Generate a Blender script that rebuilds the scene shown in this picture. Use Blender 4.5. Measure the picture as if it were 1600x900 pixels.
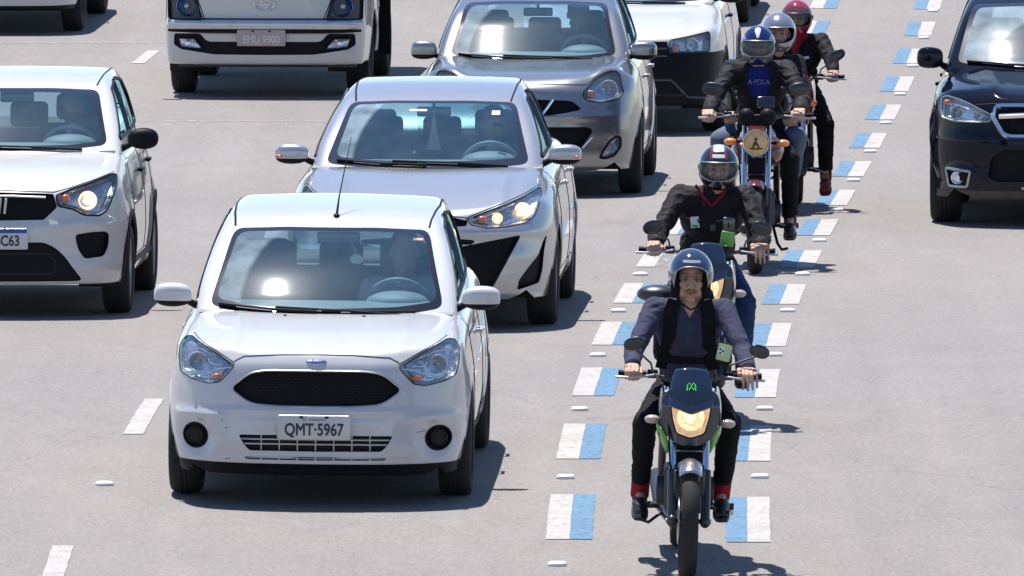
import bpy, bmesh, math, random
import numpy as np
from mathutils import Vector, Matrix, noise

random.seed(7); np.random.seed(7)
for o in list(bpy.data.objects): bpy.data.objects.remove(o)
SC = bpy.context.scene
COL = SC.collection
R = math.radians

# ---------------------------------------------------------------- camera, sky, sun, exposure
CAM_H = 7.4                      # metres above the near roadway: a footbridge over the avenue
CAM_PITCH = 0.0805581
cam_d = bpy.data.cameras.new('camera'); cam = bpy.data.objects.new('camera', cam_d); COL.objects.link(cam)
cam_d.sensor_width = 36.0; cam_d.lens = 492.75; cam_d.clip_start = 1.0; cam_d.clip_end = 3000
cam.location = (0, 0, CAM_H); cam.rotation_euler = (math.pi/2 - CAM_PITCH, 0, 0)
SC.camera = cam
SUN = Vector((-0.15, 0.25, 1.0)).normalized()
world = bpy.data.worlds.new('World'); SC.world = world; world.use_nodes = True
wn = world.node_tree; bg = wn.nodes['Background']
sky = wn.nodes.new('ShaderNodeTexSky'); sky.sky_type = 'NISHITA'; sky.sun_disc = False
sky.sun_elevation = math.asin(SUN.z); sky.sun_rotation = math.atan2(SUN.x, SUN.y)
sky.altitude = 760; sky.air_density = 1.0; sky.dust_density = 0.3; sky.ozone_density = 2.0
hs = wn.nodes.new('ShaderNodeHueSaturation'); hs.inputs['Saturation'].default_value = 1.08; hs.inputs['Hue'].default_value = .505
wn.links.new(sky.outputs[0], hs.inputs['Color']); wn.links.new(hs.outputs[0], bg.inputs[0]); bg.inputs[1].default_value = 0.10
sl = bpy.data.lights.new('sun', 'SUN'); sl.energy = 4.9; sl.angle = R(0.53); sl.color = (1.0, 0.955, 0.91)
sun = bpy.data.objects.new('sun', sl); COL.objects.link(sun)
sun.rotation_euler = SUN.to_track_quat('Z', 'Y').to_euler(); sun.location = (0, 60, 60)
SC.view_settings.view_transform = 'Standard'; SC.view_settings.look = 'None'
SC.view_settings.exposure = 0.74; SC.view_settings.gamma = 1.0
SC.view_settings.use_curve_mapping = False
SC.render.resolution_x = 1024; SC.render.resolution_y = 576

# ---------------------------------------------------------------- the road's level and curve (metres, distance D from the bridge)
ZP = [-3.4235e-07, 1.87781e-05, 0.000124147, -0.0203271, -0.224948]
XP = [4.77664e-08, -1.149366e-05, 0.000354552, 0.05373588, 2.31632673]
def _poly(c, D):
    Dc = np.clip(D, 74, 132); t = Dc - 100
    v = np.polyval(c, t); dv = np.polyval(np.polyder(c), t)
    return v + dv*(D - Dc)
def road_z(D): return float(_poly(ZP, D))
def road_x(D): return float(_poly(XP, D))        # right edge of the right painted line
def road_dx(D): return (road_x(D+.5) - road_x(D-.5))

# ---------------------------------------------------------------- materials
def nodes_of(m):
    m.use_nodes = True; nt = m.node_tree
    return nt, nt.nodes, nt.links
def N(nt, t, **kw):
    n = nt.nodes.new(t)
    for k, v in kw.items(): setattr(n, k, v)
    return n
def bsdf(m): return m.node_tree.nodes['Principled BSDF']
def setp(b, **kw):
    for k, v in kw.items():
        k = k.replace('_', ' ')
        if k in b.inputs: b.inputs[k].default_value = v
def mat(name, col, rough=.5, metal=0., coat=0., vary=.12, scale=9., bump=0., bscale=60., spec=.5, coatr=.03):
    m = bpy.data.materials.new(name); nt, ns, ln = nodes_of(m); b = bsdf(m)
    setp(b, Roughness=rough, Metallic=metal, Coat_Weight=coat, Coat_Roughness=coatr, Specular_IOR_Level=spec)
    tc = N(nt, 'ShaderNodeTexCoord'); nz = N(nt, 'ShaderNodeTexNoise'); nz.inputs['Scale'].default_value = scale
    nz.inputs['Detail'].default_value = 5
    ln.new(tc.outputs['Object'], nz.inputs['Vector'])
    mr = N(nt, 'ShaderNodeMapRange'); mr.inputs[1].default_value = .3; mr.inputs[2].default_value = .7
    mr.inputs[3].default_value = 1-vary; mr.inputs[4].default_value = 1+vary*.5
    ln.new(nz.outputs[0], mr.inputs[0])
    mx = N(nt, 'ShaderNodeMix', data_type='RGBA', blend_type='MULTIPLY'); mx.inputs[0].default_value = 1
    mx.inputs[6].default_value = (*col, 1); ln.new(mr.outputs[0], mx.inputs[7]); ln.new(mx.outputs[2], b.inputs['Base Color'])
    if bump:
        n2 = N(nt, 'ShaderNodeTexNoise'); n2.inputs['Scale'].default_value = bscale; n2.inputs['Detail'].default_value = 3
        ln.new(tc.outputs['Object'], n2.inputs['Vector'])
        bp = N(nt, 'ShaderNodeBump'); bp.inputs['Strength'].default_value = 1; bp.inputs['Distance'].default_value = bump
        ln.new(n2.outputs[0], bp.inputs['Height']); ln.new(bp.outputs[0], b.inputs['Normal'])
    return m
def paint(name, col, metal=0., rough=.35, coat=1.0, dirt=.12):
    m = mat(name, col, rough, metal, coat, vary=.05, scale=2.5)
    # road film: a little dull grime low on the panels
    nt, ns, ln = nodes_of(m); b = bsdf(m)
    src = b.inputs['Base Color'].links[0].from_socket
    tc = N(nt, 'ShaderNodeTexCoord'); sp = N(nt, 'ShaderNodeSeparateXYZ'); ln.new(tc.outputs['Object'], sp.inputs[0])
    mr = N(nt, 'ShaderNodeMapRange'); mr.inputs[1].default_value = .55; mr.inputs[2].default_value = .15
    mr.inputs[3].default_value = 0; mr.inputs[4].default_value = 1; ln.new(sp.outputs[2], mr.inputs[0])
    nz = N(nt, 'ShaderNodeTexNoise'); nz.inputs['Scale'].default_value = 14; nz.inputs['Detail'].default_value = 8
    ln.new(tc.outputs['Object'], nz.inputs['Vector'])
    mu = N(nt, 'ShaderNodeMath', operation='MULTIPLY'); ln.new(mr.outputs[0], mu.inputs[0]); ln.new(nz.outputs[0], mu.inputs[1])
    m2 = N(nt, 'ShaderNodeMath', operation='MULTIPLY'); m2.inputs[1].default_value = dirt*2; ln.new(mu.outputs[0], m2.inputs[0])
    mx = N(nt, 'ShaderNodeMix', data_type='RGBA'); ln.new(m2.outputs[0], mx.inputs[0]); ln.new(src, mx.inputs[6])
    mx.inputs[7].default_value = (.22, .18, .15, 1); ln.new(mx.outputs[2], b.inputs['Base Color'])
    return m
def glass(name, tint=(.70,.86,.90), ior=2.4, dust=.028, rough=.0, haze=.018, swept=None):
    """thin tinted pane: see-through, mirror-like at the surface, with a film of dust"""
    m = bpy.data.materials.new(name); nt, ns, ln = nodes_of(m); ns.remove(bsdf(m)); out = ns['Material Output']
    tr = N(nt, 'ShaderNodeBsdfTransparent'); tr.inputs[0].default_value = (*tint, 1)
    gl = N(nt, 'ShaderNodeBsdfGlossy'); gl.inputs['Roughness'].default_value = rough; gl.inputs[0].default_value = (.60,1,1,1)
    gz = N(nt, 'ShaderNodeBsdfGlossy'); gz.inputs['Roughness'].default_value = .055; gz.inputs[0].default_value = (1,1,1,1)
    g3 = N(nt, 'ShaderNodeBsdfGlossy'); g3.inputs['Roughness'].default_value = .26; m9 = N(nt, 'ShaderNodeMixShader'); m9.inputs[0].default_value = .14; ln.new(gz.outputs[0], m9.inputs[1]); ln.new(g3.outputs[0], m9.inputs[2])
    df = N(nt, 'ShaderNodeBsdfDiffuse'); df.inputs[0].default_value = (.5,.6,.64,1)
    r0 = ((ior-1)/(ior+1))**2; lw = N(nt, 'ShaderNodeLayerWeight'); lw.inputs[0].default_value = .5      # same from inside and outside
    pw = N(nt, 'ShaderNodeMath', operation='POWER'); pw.inputs[1].default_value = 5; ln.new(lw.outputs['Facing'], pw.inputs[0])
    fr = N(nt, 'ShaderNodeMath', operation='MULTIPLY_ADD'); fr.inputs[1].default_value = 1-r0; fr.inputs[2].default_value = r0; ln.new(pw.outputs[0], fr.inputs[0])
    tc = N(nt, 'ShaderNodeTexCoord'); nz = N(nt, 'ShaderNodeTexNoise'); nz.inputs['Scale'].default_value = 5; nz.inputs['Detail'].default_value = 7
    ln.new(tc.outputs['Object'], nz.inputs['Vector'])
    mr = N(nt, 'ShaderNodeMapRange'); mr.inputs[1].default_value=.35; mr.inputs[2].default_value=.75; mr.inputs[3].default_value=dust*.5; mr.inputs[4].default_value=dust*1.6
    ln.new(nz.outputs[0], mr.inputs[0])
    if swept:       # the dusty corners the wiper blades do not reach
        sp = N(nt, 'ShaderNodeSeparateXYZ'); ln.new(tc.outputs['Object'], sp.inputs[0]); dd = []
        for (ax_, bz_) in ((-.04, swept), (.42, swept)):
            cb = N(nt, 'ShaderNodeCombineXYZ'); ln.new(sp.outputs[0], cb.inputs[0]); ln.new(sp.outputs[2], cb.inputs[1])
            vd = N(nt, 'ShaderNodeVectorMath', operation='DISTANCE'); ln.new(cb.outputs[0], vd.inputs[0]); vd.inputs[1].default_value = (ax_, bz_, 0); dd.append(vd.outputs['Value'])
        mn = N(nt, 'ShaderNodeMath', operation='MINIMUM'); ln.new(dd[0], mn.inputs[0]); ln.new(dd[1], mn.inputs[1])
        m5 = N(nt, 'ShaderNodeMapRange'); m5.inputs[1].default_value=.43; m5.inputs[2].default_value=.455; m5.inputs[3].default_value=1.; m5.inputs[4].default_value=13.; ln.new(mn.outputs[0], m5.inputs[0])
        mm = N(nt, 'ShaderNodeMath', operation='MULTIPLY'); ln.new(mr.outputs[0], mm.inputs[0]); ln.new(m5.outputs[0], mm.inputs[1]); mr = mm
    m1 = N(nt, 'ShaderNodeMixShader'); m2 = N(nt, 'ShaderNodeMixShader'); m3 = N(nt, 'ShaderNodeMixShader')
    ln.new(mr.outputs[0], m1.inputs[0]); ln.new(tr.outputs[0], m1.inputs[1]); ln.new(df.outputs[0], m1.inputs[2])
    m2.inputs[0].default_value = haze; ln.new(m1.outputs[0], m2.inputs[1]); ln.new(m9.outputs[0], m2.inputs[2])
    ln.new(fr.outputs[0], m3.inputs[0]); ln.new(m2.outputs[0], m3.inputs[1]); ln.new(gl.outputs[0], m3.inputs[2])
    ln.new(m3.outputs[0], out.inputs[0])
    return m
def emit(name, col, e):
    m = bpy.data.materials.new(name); nt, ns, ln = nodes_of(m); b = bsdf(m)
    setp(b, Base_Color=(*col,1), Emission_Color=(*col,1), Emission_Strength=e); return m
def grille_mat(name, scale=(90., 60.)):
    m = mat(name, (.012,.012,.014), .6, spec=.12); nt, ns, ln = nodes_of(m); b = bsdf(m)
    tc = N(nt,'ShaderNodeTexCoord'); mp = N(nt,'ShaderNodeMapping'); mp.inputs['Rotation'].default_value=(math.pi/2,0,0)
    br = N(nt,'ShaderNodeTexBrick'); br.inputs['Scale'].default_value=1; br.inputs['Mortar Size'].default_value=.004
    br.inputs['Brick Width'].default_value=.034; br.inputs['Row Height'].default_value=.015
    br.inputs['Color1'].default_value=(.004,.004,.005,1); br.inputs['Color2'].default_value=(.004,.004,.005,1); br.inputs['Mortar'].default_value=(.010,.010,.012,1)
    ln.new(tc.outputs['Object'],mp.inputs[0]); ln.new(mp.outputs[0],br.inputs[0]); ln.new(br.outputs[0],b.inputs['Base Color'])
    return m

M = {}
M['white'] = paint('car_white', (.50,.50,.515))
M['cream'] = paint('car_white_warm', (.53,.525,.505))
M['pearl'] = paint('car_pearl_silver', (.42,.42,.435), metal=.6, rough=.28)
M['silver'] = paint('car_grey_silver', (.27,.275,.285), metal=.75, rough=.26)
M['navy'] = paint('car_dark_navy', (.005,.007,.016), metal=0, rough=.6, dirt=.06); setp(bsdf(M['navy']), Specular_IOR_Level=.0, Coat_IOR=1.33)
M['trim'] = mat('black_plastic', (.008,.008,.011), .5, bump=.0006, bscale=300, spec=.12)
M['gloss'] = mat('gloss_black', (.01,.01,.012), .12, coat=1)
M['gap'] = mat('panel_gap', (.012,.012,.012), .8)
M['grille'] = grille_mat('grille_mesh')
M['tyre'] = mat('tyre_rubber', (.014,.014,.015), .85, bump=.002, bscale=90)
M['rim'] = mat('alloy_rim', (.42,.42,.44), .35, .9)
M['steelrim'] = mat('steel_rim', (.05,.05,.055), .5, .5)
M['chrome'] = mat('chrome', (.75,.76,.78), .12, 1., vary=.04)
M['satin'] = mat('satin_metal', (.45,.45,.47), .35, .9)
M['refl'] = mat('lamp_reflector', (.62,.64,.69), .24, .75, vary=.35, scale=38, bump=.0015, bscale=55)
M['bowl'] = mat('reflector_bright', (.88,.89,.92), .2, .7, vary=.25, scale=45, bump=.001, bscale=70); M['mud'] = mat('muddy_plastic', (.085,.062,.050), .8, vary=.3)
M['housing'] = mat('lamp_housing', (.06,.065,.08), .3, .3)
M['orange'] = mat('orange_lens', (.62,.13,.03), .2, coat=1)
M['orangepale'] = mat('smoked_orange_lens', (.42,.17,.12), .2, coat=1)
M['wsglass'] = glass('windscreen_glass', swept=1.0)
M['rearglass'] = glass('rear_glass')
M['sideglass'] = glass('side_glass', (.16,.19,.20), 1.9, .03)
M['lens'] = glass('clear_lens', (.88,.9,.93), 1.5, .02, haze=.02)
M['visor'] = glass('visor_clear', (.86,.86,.87), 1.3, .03, haze=.006)
M['bulb_on'] = emit('lit_bulb', (1., .74, .42), 5)
M['bowl_on'] = emit('lit_reflector', (1., .70, .42), .28); setp(bsdf(M['bowl_on']), Metallic=.6, Roughness=.25)
M['bulb'] = mat('bulb_glass', (.5,.5,.52), .1, .6)
M['plate'] = mat('plate_grey', (.52,.52,.53), .4, .1)
M['plate_pink'] = mat('plate_faded_red', (.43,.335,.325), .5)
M['plate_ink'] = mat('plate_ink', (.02,.02,.025), .5)
M['plate_pale'] = mat('plate_pale_ink', (.66,.62,.60), .5)
M['blue'] = mat('plate_blue', (.02,.06,.30), .4)
M['cloth'] = mat('seat_cloth', (.035,.037,.042), .9, bump=.001)
M['dash'] = mat('dash_plastic', (.20,.225,.24), .6)
M['lining'] = mat('cabin_lining', (.07,.075,.085), .9)
M['white_pl'] = mat('white_plastic', (.72,.72,.72), .4)
# ---------------------------------------------------------------- objects, tags
def link(o, parent=None):
    COL.objects.link(o)
    if parent is not None: o.parent = parent
    return o
def tag(o, label=None, cat=None, group=None, kind=None):
    if label: o['label'] = label
    if cat: o['category'] = cat
    if group: o['group'] = group
    if kind: o['kind'] = kind
    return o
def empty(name, loc=(0,0,0), rot=(0,0,0)):
    o = bpy.data.objects.new(name, None); o.location = loc; o.rotation_euler = rot; o.empty_display_size = .2
    return link(o)
def meshobj(name, V, F, m, parent=None, smooth=True, sharp=None):
    me = bpy.data.meshes.new(name)
    me.from_pydata([tuple(map(float, v)) for v in V], [], [tuple(int(i) for i in f) for f in F]); me.validate(); me.update()
    if m is not None: me.materials.append(m)
    if smooth:
        me.polygons.foreach_set('use_smooth', [True]*len(me.polygons))
        if sharp: me.set_sharp_from_angle(angle=R(sharp))
    o = bpy.data.objects.new(name, me); return link(o, parent)
def copy_tree(o, parent=None):
    c = o.copy(); COL.objects.link(c); c.parent = parent
    for ch in list(o.children): copy_tree(ch, c)
    return c
class MB:
    """collects solids, builds ONE mesh"""
    def __init__(s): s.V = []; s.F = []
    def add(s, V, F):
        n = len(s.V); s.V += [tuple(v) for v in V]; s.F += [tuple(i+n for i in f) for f in F]; return s
    def box(s, c, h, rot=None, bev=0.0):
        cx, cy, cz = c; hx, hy, hz = h
        if bev <= 0:
            P = [Vector((sx*hx, sy*hy, sz*hz)) for sx in (-1,1) for sy in (-1,1) for sz in (-1,1)]
            F = [(0,1,3,2),(4,6,7,5),(0,4,5,1),(2,3,7,6),(0,2,6,4),(1,5,7,3)]
        else:
            bm = bmesh.new(); bmesh.ops.create_cube(bm, size=1)
            for v in bm.verts: v.co = Vector((v.co.x*2*hx, v.co.y*2*hy, v.co.z*2*hz))
            bmesh.ops.bevel(bm, geom=bm.edges[:], offset=bev, segments=3, affect='EDGES', profile=.5)
            bm.verts.index_update(); P = [v.co.copy() for v in bm.verts]; F = [tuple(v.index for v in f.verts) for f in bm.faces]; bm.free()
        if rot is not None: P = [rot @ p for p in P]
        return s.add([(p.x+cx, p.y+cy, p.z+cz) for p in P], F)
    def tube(s, pts, r, n=8, cap=True, closed=False):
        pts = [Vector(p) for p in pts]; m = len(pts)
        rs = r if isinstance(r, (list, tuple)) else [r]*m
        T = []
        for i in range(m):
            a = pts[(i-1) % m] if (closed or i > 0) else pts[i]; b = pts[(i+1) % m] if (closed or i < m-1) else pts[i]
            t = (b-a); T.append(t.normalized() if t.length > 1e-9 else Vector((0,0,1)))
        u = T[0].orthogonal().normalized(); V = []; F = []
        for i in range(m):
            u = (u - T[i]*u.dot(T[i])); u = u.normalized() if u.length > 1e-6 else T[i].orthogonal().normalized()
            w = T[i].cross(u)
            for k in range(n):
                a = 2*math.pi*k/n; V.append(pts[i] + (u*math.cos(a) + w*math.sin(a))*rs[i])
        for i in range(m if closed else m-1):
            j = (i+1) % m
            for k in range(n): F.append((i*n+k, i*n+(k+1) % n, j*n+(k+1) % n, j*n+k))
        if cap and not closed:
            F.append(tuple(range(n-1, -1, -1))); F.append(tuple((m-1)*n+k for k in range(n)))
        return s.add(V, F)
    def lathe(s, prof, c=(0,0,0), axis='x', n=32, rot=None):
        """prof: (radius, along)"""
        V = []; F = []; m = len(prof)
        for i, (r, a) in enumerate(prof):
            for k in range(n):
                t = 2*math.pi*k/n; p, q = r*math.cos(t), r*math.sin(t)
                v = {'x': (a, p, q), 'y': (p, a, q), 'z': (p, q, a)}[axis]; V.append(Vector(v))
        for i in range(m-1):
            for k in range(n): F.append((i*n+k, i*n+(k+1) % n, (i+1)*n+(k+1) % n, (i+1)*n+k))
        if rot is not None: V = [rot @ v for v in V]
        return s.add([(v[0]+c[0], v[1]+c[1], v[2]+c[2]) for v in V], F)
    def ell(s, c, r, rot=None, nu=20, nv=12, p=1.0):
        V = []; F = []
        for i in range(nv+1):
            a = math.pi*i/nv
            for k in range(nu):
                t = 2*math.pi*k/nu
                q = [math.sin(a)*math.cos(t), math.sin(a)*math.sin(t), math.cos(a)]
                if p != 1: q = [math.copysign(abs(w)**p, w) for w in q]
                v = Vector((q[0]*r[0], q[1]*r[1], q[2]*r[2]))
                if rot is not None: v = rot @ v
                V.append((v.x+c[0], v.y+c[1], v.z+c[2]))
        for i in range(nv):
            for k in range(nu): F.append((i*nu+k, (i+1)*nu+k, (i+1)*nu+(k+1) % nu, i*nu+(k+1) % nu))
        return s.add(V, F)
    def cap(s, a, b, ra, rb, n=16):
        """tapered capsule"""
        a = Vector(a); b = Vector(b); d = b-a; L = d.length
        if L < 1e-6: return s.ell(a, (ra,ra,ra), nu=n, nv=n//2)
        t = d/L; pts = []; rs = []
        for k in range(6): an = math.pi/2*(k/6); pts.append(a - t*ra*math.cos(an)); rs.append(max(ra*math.sin(an), ra*.02))
        pts.append(a); rs.append(ra); pts.append(b); rs.append(rb)
        for k in range(1, 7): an = math.pi/2*(k/6); pts.append(b + t*rb*math.sin(an)); rs.append(max(rb*math.cos(an), rb*.02))
        return s.tube(pts, rs, n)
    def prism(s, poly, y0, y1, plane='xz'):
        n = len(poly)
        f = (lambda a, b, c: (a, c, b)) if plane == 'xz' else ((lambda a, b, c: (c, a, b)) if plane == 'yz' else (lambda a, b, c: (a, b, c)))
        V = [f(a, b, y0) for a, b in poly] + [f(a, b, y1) for a, b in poly]
        F = [tuple(range(n)), tuple(range(2*n-1, n-1, -1))] + [(i, (i+1) % n, n+(i+1) % n, n+i) for i in range(n)]
        return s.add(V, F)
    def build(s, name, m, parent=None, smooth=True, sharp=35, bevel=0):
        o = meshobj(name, s.V, s.F, m, parent, smooth, sharp)
        bm = bmesh.new(); bm.from_mesh(o.data); bmesh.ops.recalc_face_normals(bm, faces=bm.faces[:]); bm.to_mesh(o.data); bm.free()
        if bevel:
            b = o.modifiers.new('bevel', 'BEVEL'); b.width = bevel; b.segments = 2; b.limit_method = 'ANGLE'
        return o
def remesh(mb, name, m, parent, voxel, smooth=6, disp=None, fac=.5, mir=False):
    """grow one continuous skin round the collected solids"""
    me = bpy.data.meshes.new('tmp'); me.from_pydata([tuple(v) for v in mb.V], [], mb.F)
    bm = bmesh.new(); bm.from_mesh(me); bmesh.ops.recalc_face_normals(bm, faces=bm.faces[:]); bm.to_mesh(me); bm.free()
    t = bpy.data.objects.new('tmp', me); COL.objects.link(t)
    rm = t.modifiers.new('r', 'REMESH'); rm.mode = 'VOXEL'; rm.voxel_size = voxel; rm.use_smooth_shade = True
    if smooth:
        sm = t.modifiers.new('s', 'SMOOTH'); sm.factor = fac; sm.iterations = smooth
    dg = bpy.context.evaluated_depsgraph_get(); dg.update()
    out = bpy.data.meshes.new_from_object(t.evaluated_get(dg)); out.name = name
    bpy.data.objects.remove(t); bpy.data.meshes.remove(me)
    if disp:
        n = len(out.vertices); co = np.empty(n*3); nr = np.empty(n*3)
        out.vertices.foreach_get('co', co); out.vertices.foreach_get('normal', nr); co = co.reshape(-1,3); nr = nr.reshape(-1,3)
        d = disp(co, nr); co = co + nr*d[:,None]; out.vertices.foreach_set('co', co.ravel()); out.update()
    out.materials.clear(); out.materials.append(m)
    out.polygons.foreach_set('use_smooth', [True]*len(out.polygons))
    return link(bpy.data.objects.new(name, out), parent)
def text(name, s, size, m, parent, loc, rot=(math.pi/2,0,0), sx=1., extrude=.001, shear=0, bold=0.0, align='CENTER'):
    c = bpy.data.curves.new(name, 'FONT'); c.body = s; c.size = size; c.align_x = align; c.align_y = 'CENTER'; c.extrude = extrude; c.shear = shear; c.bevel_depth = bold; c.bevel_resolution = 0
    t = bpy.data.objects.new('tmp', c); COL.objects.link(t)
    dg = bpy.context.evaluated_depsgraph_get(); dg.update()
    me = bpy.data.meshes.new_from_object(t.evaluated_get(dg)); bpy.data.objects.remove(t)
    me.name = name; me.materials.clear(); me.materials.append(m)
    o = bpy.data.objects.new(name, me); o.location = loc; o.rotation_euler = rot; o.scale = (sx,1,1)
    return link(o, parent)

# ---------------------------------------------------------------- numeric surface tools
def spl(pts):
    x = np.array([p[0] for p in pts], float); y = np.array([p[1] for p in pts], float)
    h = np.diff(x); dl = np.diff(y)/h; m = np.zeros_like(x)
    m[0] = dl[0]; m[-1] = dl[-1]
    for i in range(1, len(x)-1):
        if dl[i-1]*dl[i] > 0:
            w1 = 2*h[i]+h[i-1]; w2 = h[i]+2*h[i-1]; m[i] = (w1+w2)/(w1/dl[i-1]+w2/dl[i])
    def f(q):
        q = np.asarray(q, float); qc = np.clip(q, x[0], x[-1]); i = np.clip(np.searchsorted(x, qc)-1, 0, len(x)-2)
        t = (qc-x[i])/h[i]; t2 = t*t; t3 = t2*t
        v = y[i]*(2*t3-3*t2+1)+h[i]*m[i]*(t3-2*t2+t)+y[i+1]*(-2*t3+3*t2)+h[i]*m[i+1]*(t3-t2)
        return v + np.where(q < x[0], m[0]*(q-x[0]), 0) + np.where(q > x[-1], m[-1]*(q-x[-1]), 0)
    return f
def smax(a, b, k):
    h = np.clip(.5+.5*(a-b)/k, 0, 1); return b+(a-b)*h+k*h*(1-h)
def rpoly(P, r=.02, n=4):
    """round a polygon's corners"""
    out = []; m = len(P)
    for i in range(m):
        p = Vector(P[i]); a = Vector(P[i-1]); b = Vector(P[(i+1) % m])
        da = (a-p); db = (b-p); k = min(r, da.length*.45, db.length*.45)
        q0 = p+da.normalized()*k; q1 = p+db.normalized()*k
        for j in range(n+1):
            t = j/n; q = q0*(1-t)**2+p*2*t*(1-t)+q1*t*t; out.append((q.x, q.y))
    return out
def pdist(P, u, v):
    """signed distance to a polygon, negative inside"""
    P = np.array(P, float); n = len(P); d = np.full(u.shape, 1e9); ins = np.zeros(u.shape, bool)
    for i in range(n):
        a = P[i]; b = P[(i+1) % n]; e = b-a; w0 = u-a[0]; w1 = v-a[1]
        t = np.clip((w0*e[0]+w1*e[1])/max(e.dot(e), 1e-12), 0, 1)
        d = np.minimum(d, (w0-t*e[0])**2+(w1-t*e[1])**2)
        c = (a[1] > v) != (b[1] > v)
        if a[1] != b[1]: ins ^= c & (u < (b[0]-a[0])*(v-a[1])/(b[1]-a[1])+a[0])
    d = np.sqrt(d); return np.where(ins, -d, d)
class Sh:
    def __init__(s, V, F): s.V = np.asarray(V, float); s.F = F
    def split(s, sd):
        """cut the sheet along sd = 0; returns inside sheet, outside sheet, cut edges"""
        V = s.V; d = sd(V); d = np.where(np.abs(d) < 1e-7, 1e-7, d); ins = (d < 0).tolist(); dl = d.tolist()
        nv = []; cache = {}; Fi = []; Fo = []; cut = []; base = len(V)
        for f in s.F:
            c = sum(ins[i] for i in f)
            if c == len(f): Fi.append(f); continue
            if c == 0: Fo.append(f); continue
            a_in = []; a_out = []; new = []
            for k in range(len(f)):
                i = f[k]; j = f[(k+1) % len(f)]
                (a_in if ins[i] else a_out).append(i)
                if ins[i] != ins[j]:
                    key = (i, j) if i < j else (j, i)
                    if key not in cache:
                        t = dl[key[0]]/(dl[key[0]]-dl[key[1]]); cache[key] = base+len(nv); nv.append(Vp(V, key[0], key[1], t))
                    q = cache[key]; a_in.append(q); a_out.append(q); new.append(q)
            if len(a_in) > 2: Fi.append(tuple(a_in))
            if len(a_out) > 2: Fo.append(tuple(a_out))
            if len(new) == 2: cut.append((new[0], new[1]))
        W = np.vstack([V, np.array(nv)]) if nv else V
        return Sh(W, Fi), Sh(W, Fo), [(W[a], W[b]) for a, b in cut]
    def compact(s):
        u = sorted({i for f in s.F for i in f}); mp = {a: k for k, a in enumerate(u)}
        return Sh(s.V[u] if u else np.zeros((0,3)), [tuple(mp[i] for i in f) for f in s.F])
    def moved(s, d): return Sh(s.V+np.array(d), s.F)
    def scaled(s, k):
        c = s.compact(); m = c.V.mean(0); return Sh(m+(c.V-m)*np.array(k), c.F)
    def obj(s, name, m, parent=None, smooth=True):
        c = s.compact(); return meshobj(name, c.V, c.F, m, parent, smooth)
def Vp(V, a, b, t): return V[a]+(V[b]-V[a])*t
def wall(cut, d, k=1.0):
    """strip from a cut edge inwards"""
    mb = MB()
    if not cut: return mb
    C = np.mean([a for a, b in cut], axis=0); d = np.array(d)
    for a, b in cut:
        a2 = a+d+(C-a)*(1-k)*np.array([1,0,1]); b2 = b+d+(C-b)*(1-k)*np.array([1,0,1]); mb.add([a, b, b2, a2], [(0,1,2,3)])
    return mb
def lattice(f, lo, hi, clo, chi, X, Y, Z, skip=('z0',)):
    """skin of the solid f<0: rays leave an inner core box towards the points of a box lattice"""
    nx, ny, nz = len(X), len(Y), len(Z); X = np.array(X); Y = np.array(Y); Z = np.array(Z)
    keys = []; quads = []
    def idx(i, j, k): return (i*ny+j)*nz+k
    faces = {'x0':(0,0),'x1':(0,nx-1),'y0':(1,0),'y1':(1,ny-1),'z0':(2,0),'z1':(2,nz-1)}
    for nm, (ax, v) in faces.items():
        if nm in skip: continue
        A, B = [(ny,nz),(nx,nz),(nx,ny)][ax]
        for a in range(A-1):
            for b in range(B-1):
                if ax == 0: q = [idx(v,a,b),idx(v,a+1,b),idx(v,a+1,b+1),idx(v,a,b+1)]
                elif ax == 1: q = [idx(a,v,b),idx(a+1,v,b),idx(a+1,v,b+1),idx(a,v,b+1)]
                else: q = [idx(a,b,v),idx(a+1,b,v),idx(a+1,b+1,v),idx(a,b+1,v)]
                if nm in ('x0','y1','z0'): q.reverse()
                quads.append(q)
    Q = np.array(quads); u, inv = np.unique(Q, return_inverse=True); inv = inv.reshape(Q.shape)
    i = u//(ny*nz); j = (u//nz) % ny; k = u % nz
    q = np.stack([X[i], Y[j], Z[k]], 1); c = np.clip(q, clo, chi); d = q-c; L = np.linalg.norm(d, axis=1); L[L < 1e-9] = 1; d /= L[:,None]
    t0 = np.zeros(len(q)); t1 = np.full(len(q), 1.4)
    for _ in range(26):
        t = (t0+t1)/2; g = f(c+d*t[:,None]); t0 = np.where(g < 0, t, t0); t1 = np.where(g < 0, t1, t)
    return Sh(c+d*t0[:,None], [tuple(r) for r in inv.tolist()])
def march(f, o, d, t1):
    """first point where the ray from outside (o, towards d) enters the solid"""
    o = np.asarray(o, float); d = np.asarray(d, float); n = len(o); ts = np.linspace(0, t1, 70); hit = np.full(n, t1); prev = np.zeros(n); done = np.zeros(n, bool)
    lo = np.zeros(n)
    for t in ts:
        g = f(o+d*t) < 0; nw = g & ~done; hit[nw] = t; lo[nw] = max(t-t1/69, 0); done |= g
    hi = hit.copy(); lo = np.where(done, lo, hit)
    for _ in range(18):
        m = (lo+hi)/2; g = f(o+d*m[:,None]) < 0; hi = np.where(g, m, hi); lo = np.where(g, lo, m)
    return o+d*hi[:,None]
def dense(P, step=.03, closed=False):
    out = []; Q = list(P)+([P[0]] if closed else [])
    for a, b in zip(Q[:-1], Q[1:]):
        a = np.array(a, float); b = np.array(b, float); n = max(1, int(np.linalg.norm(b-a)/step))
        for i in range(n): out.append(tuple(a+(b-a)*i/n))
    if not closed: out.append(tuple(Q[-1]))
    return out
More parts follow.
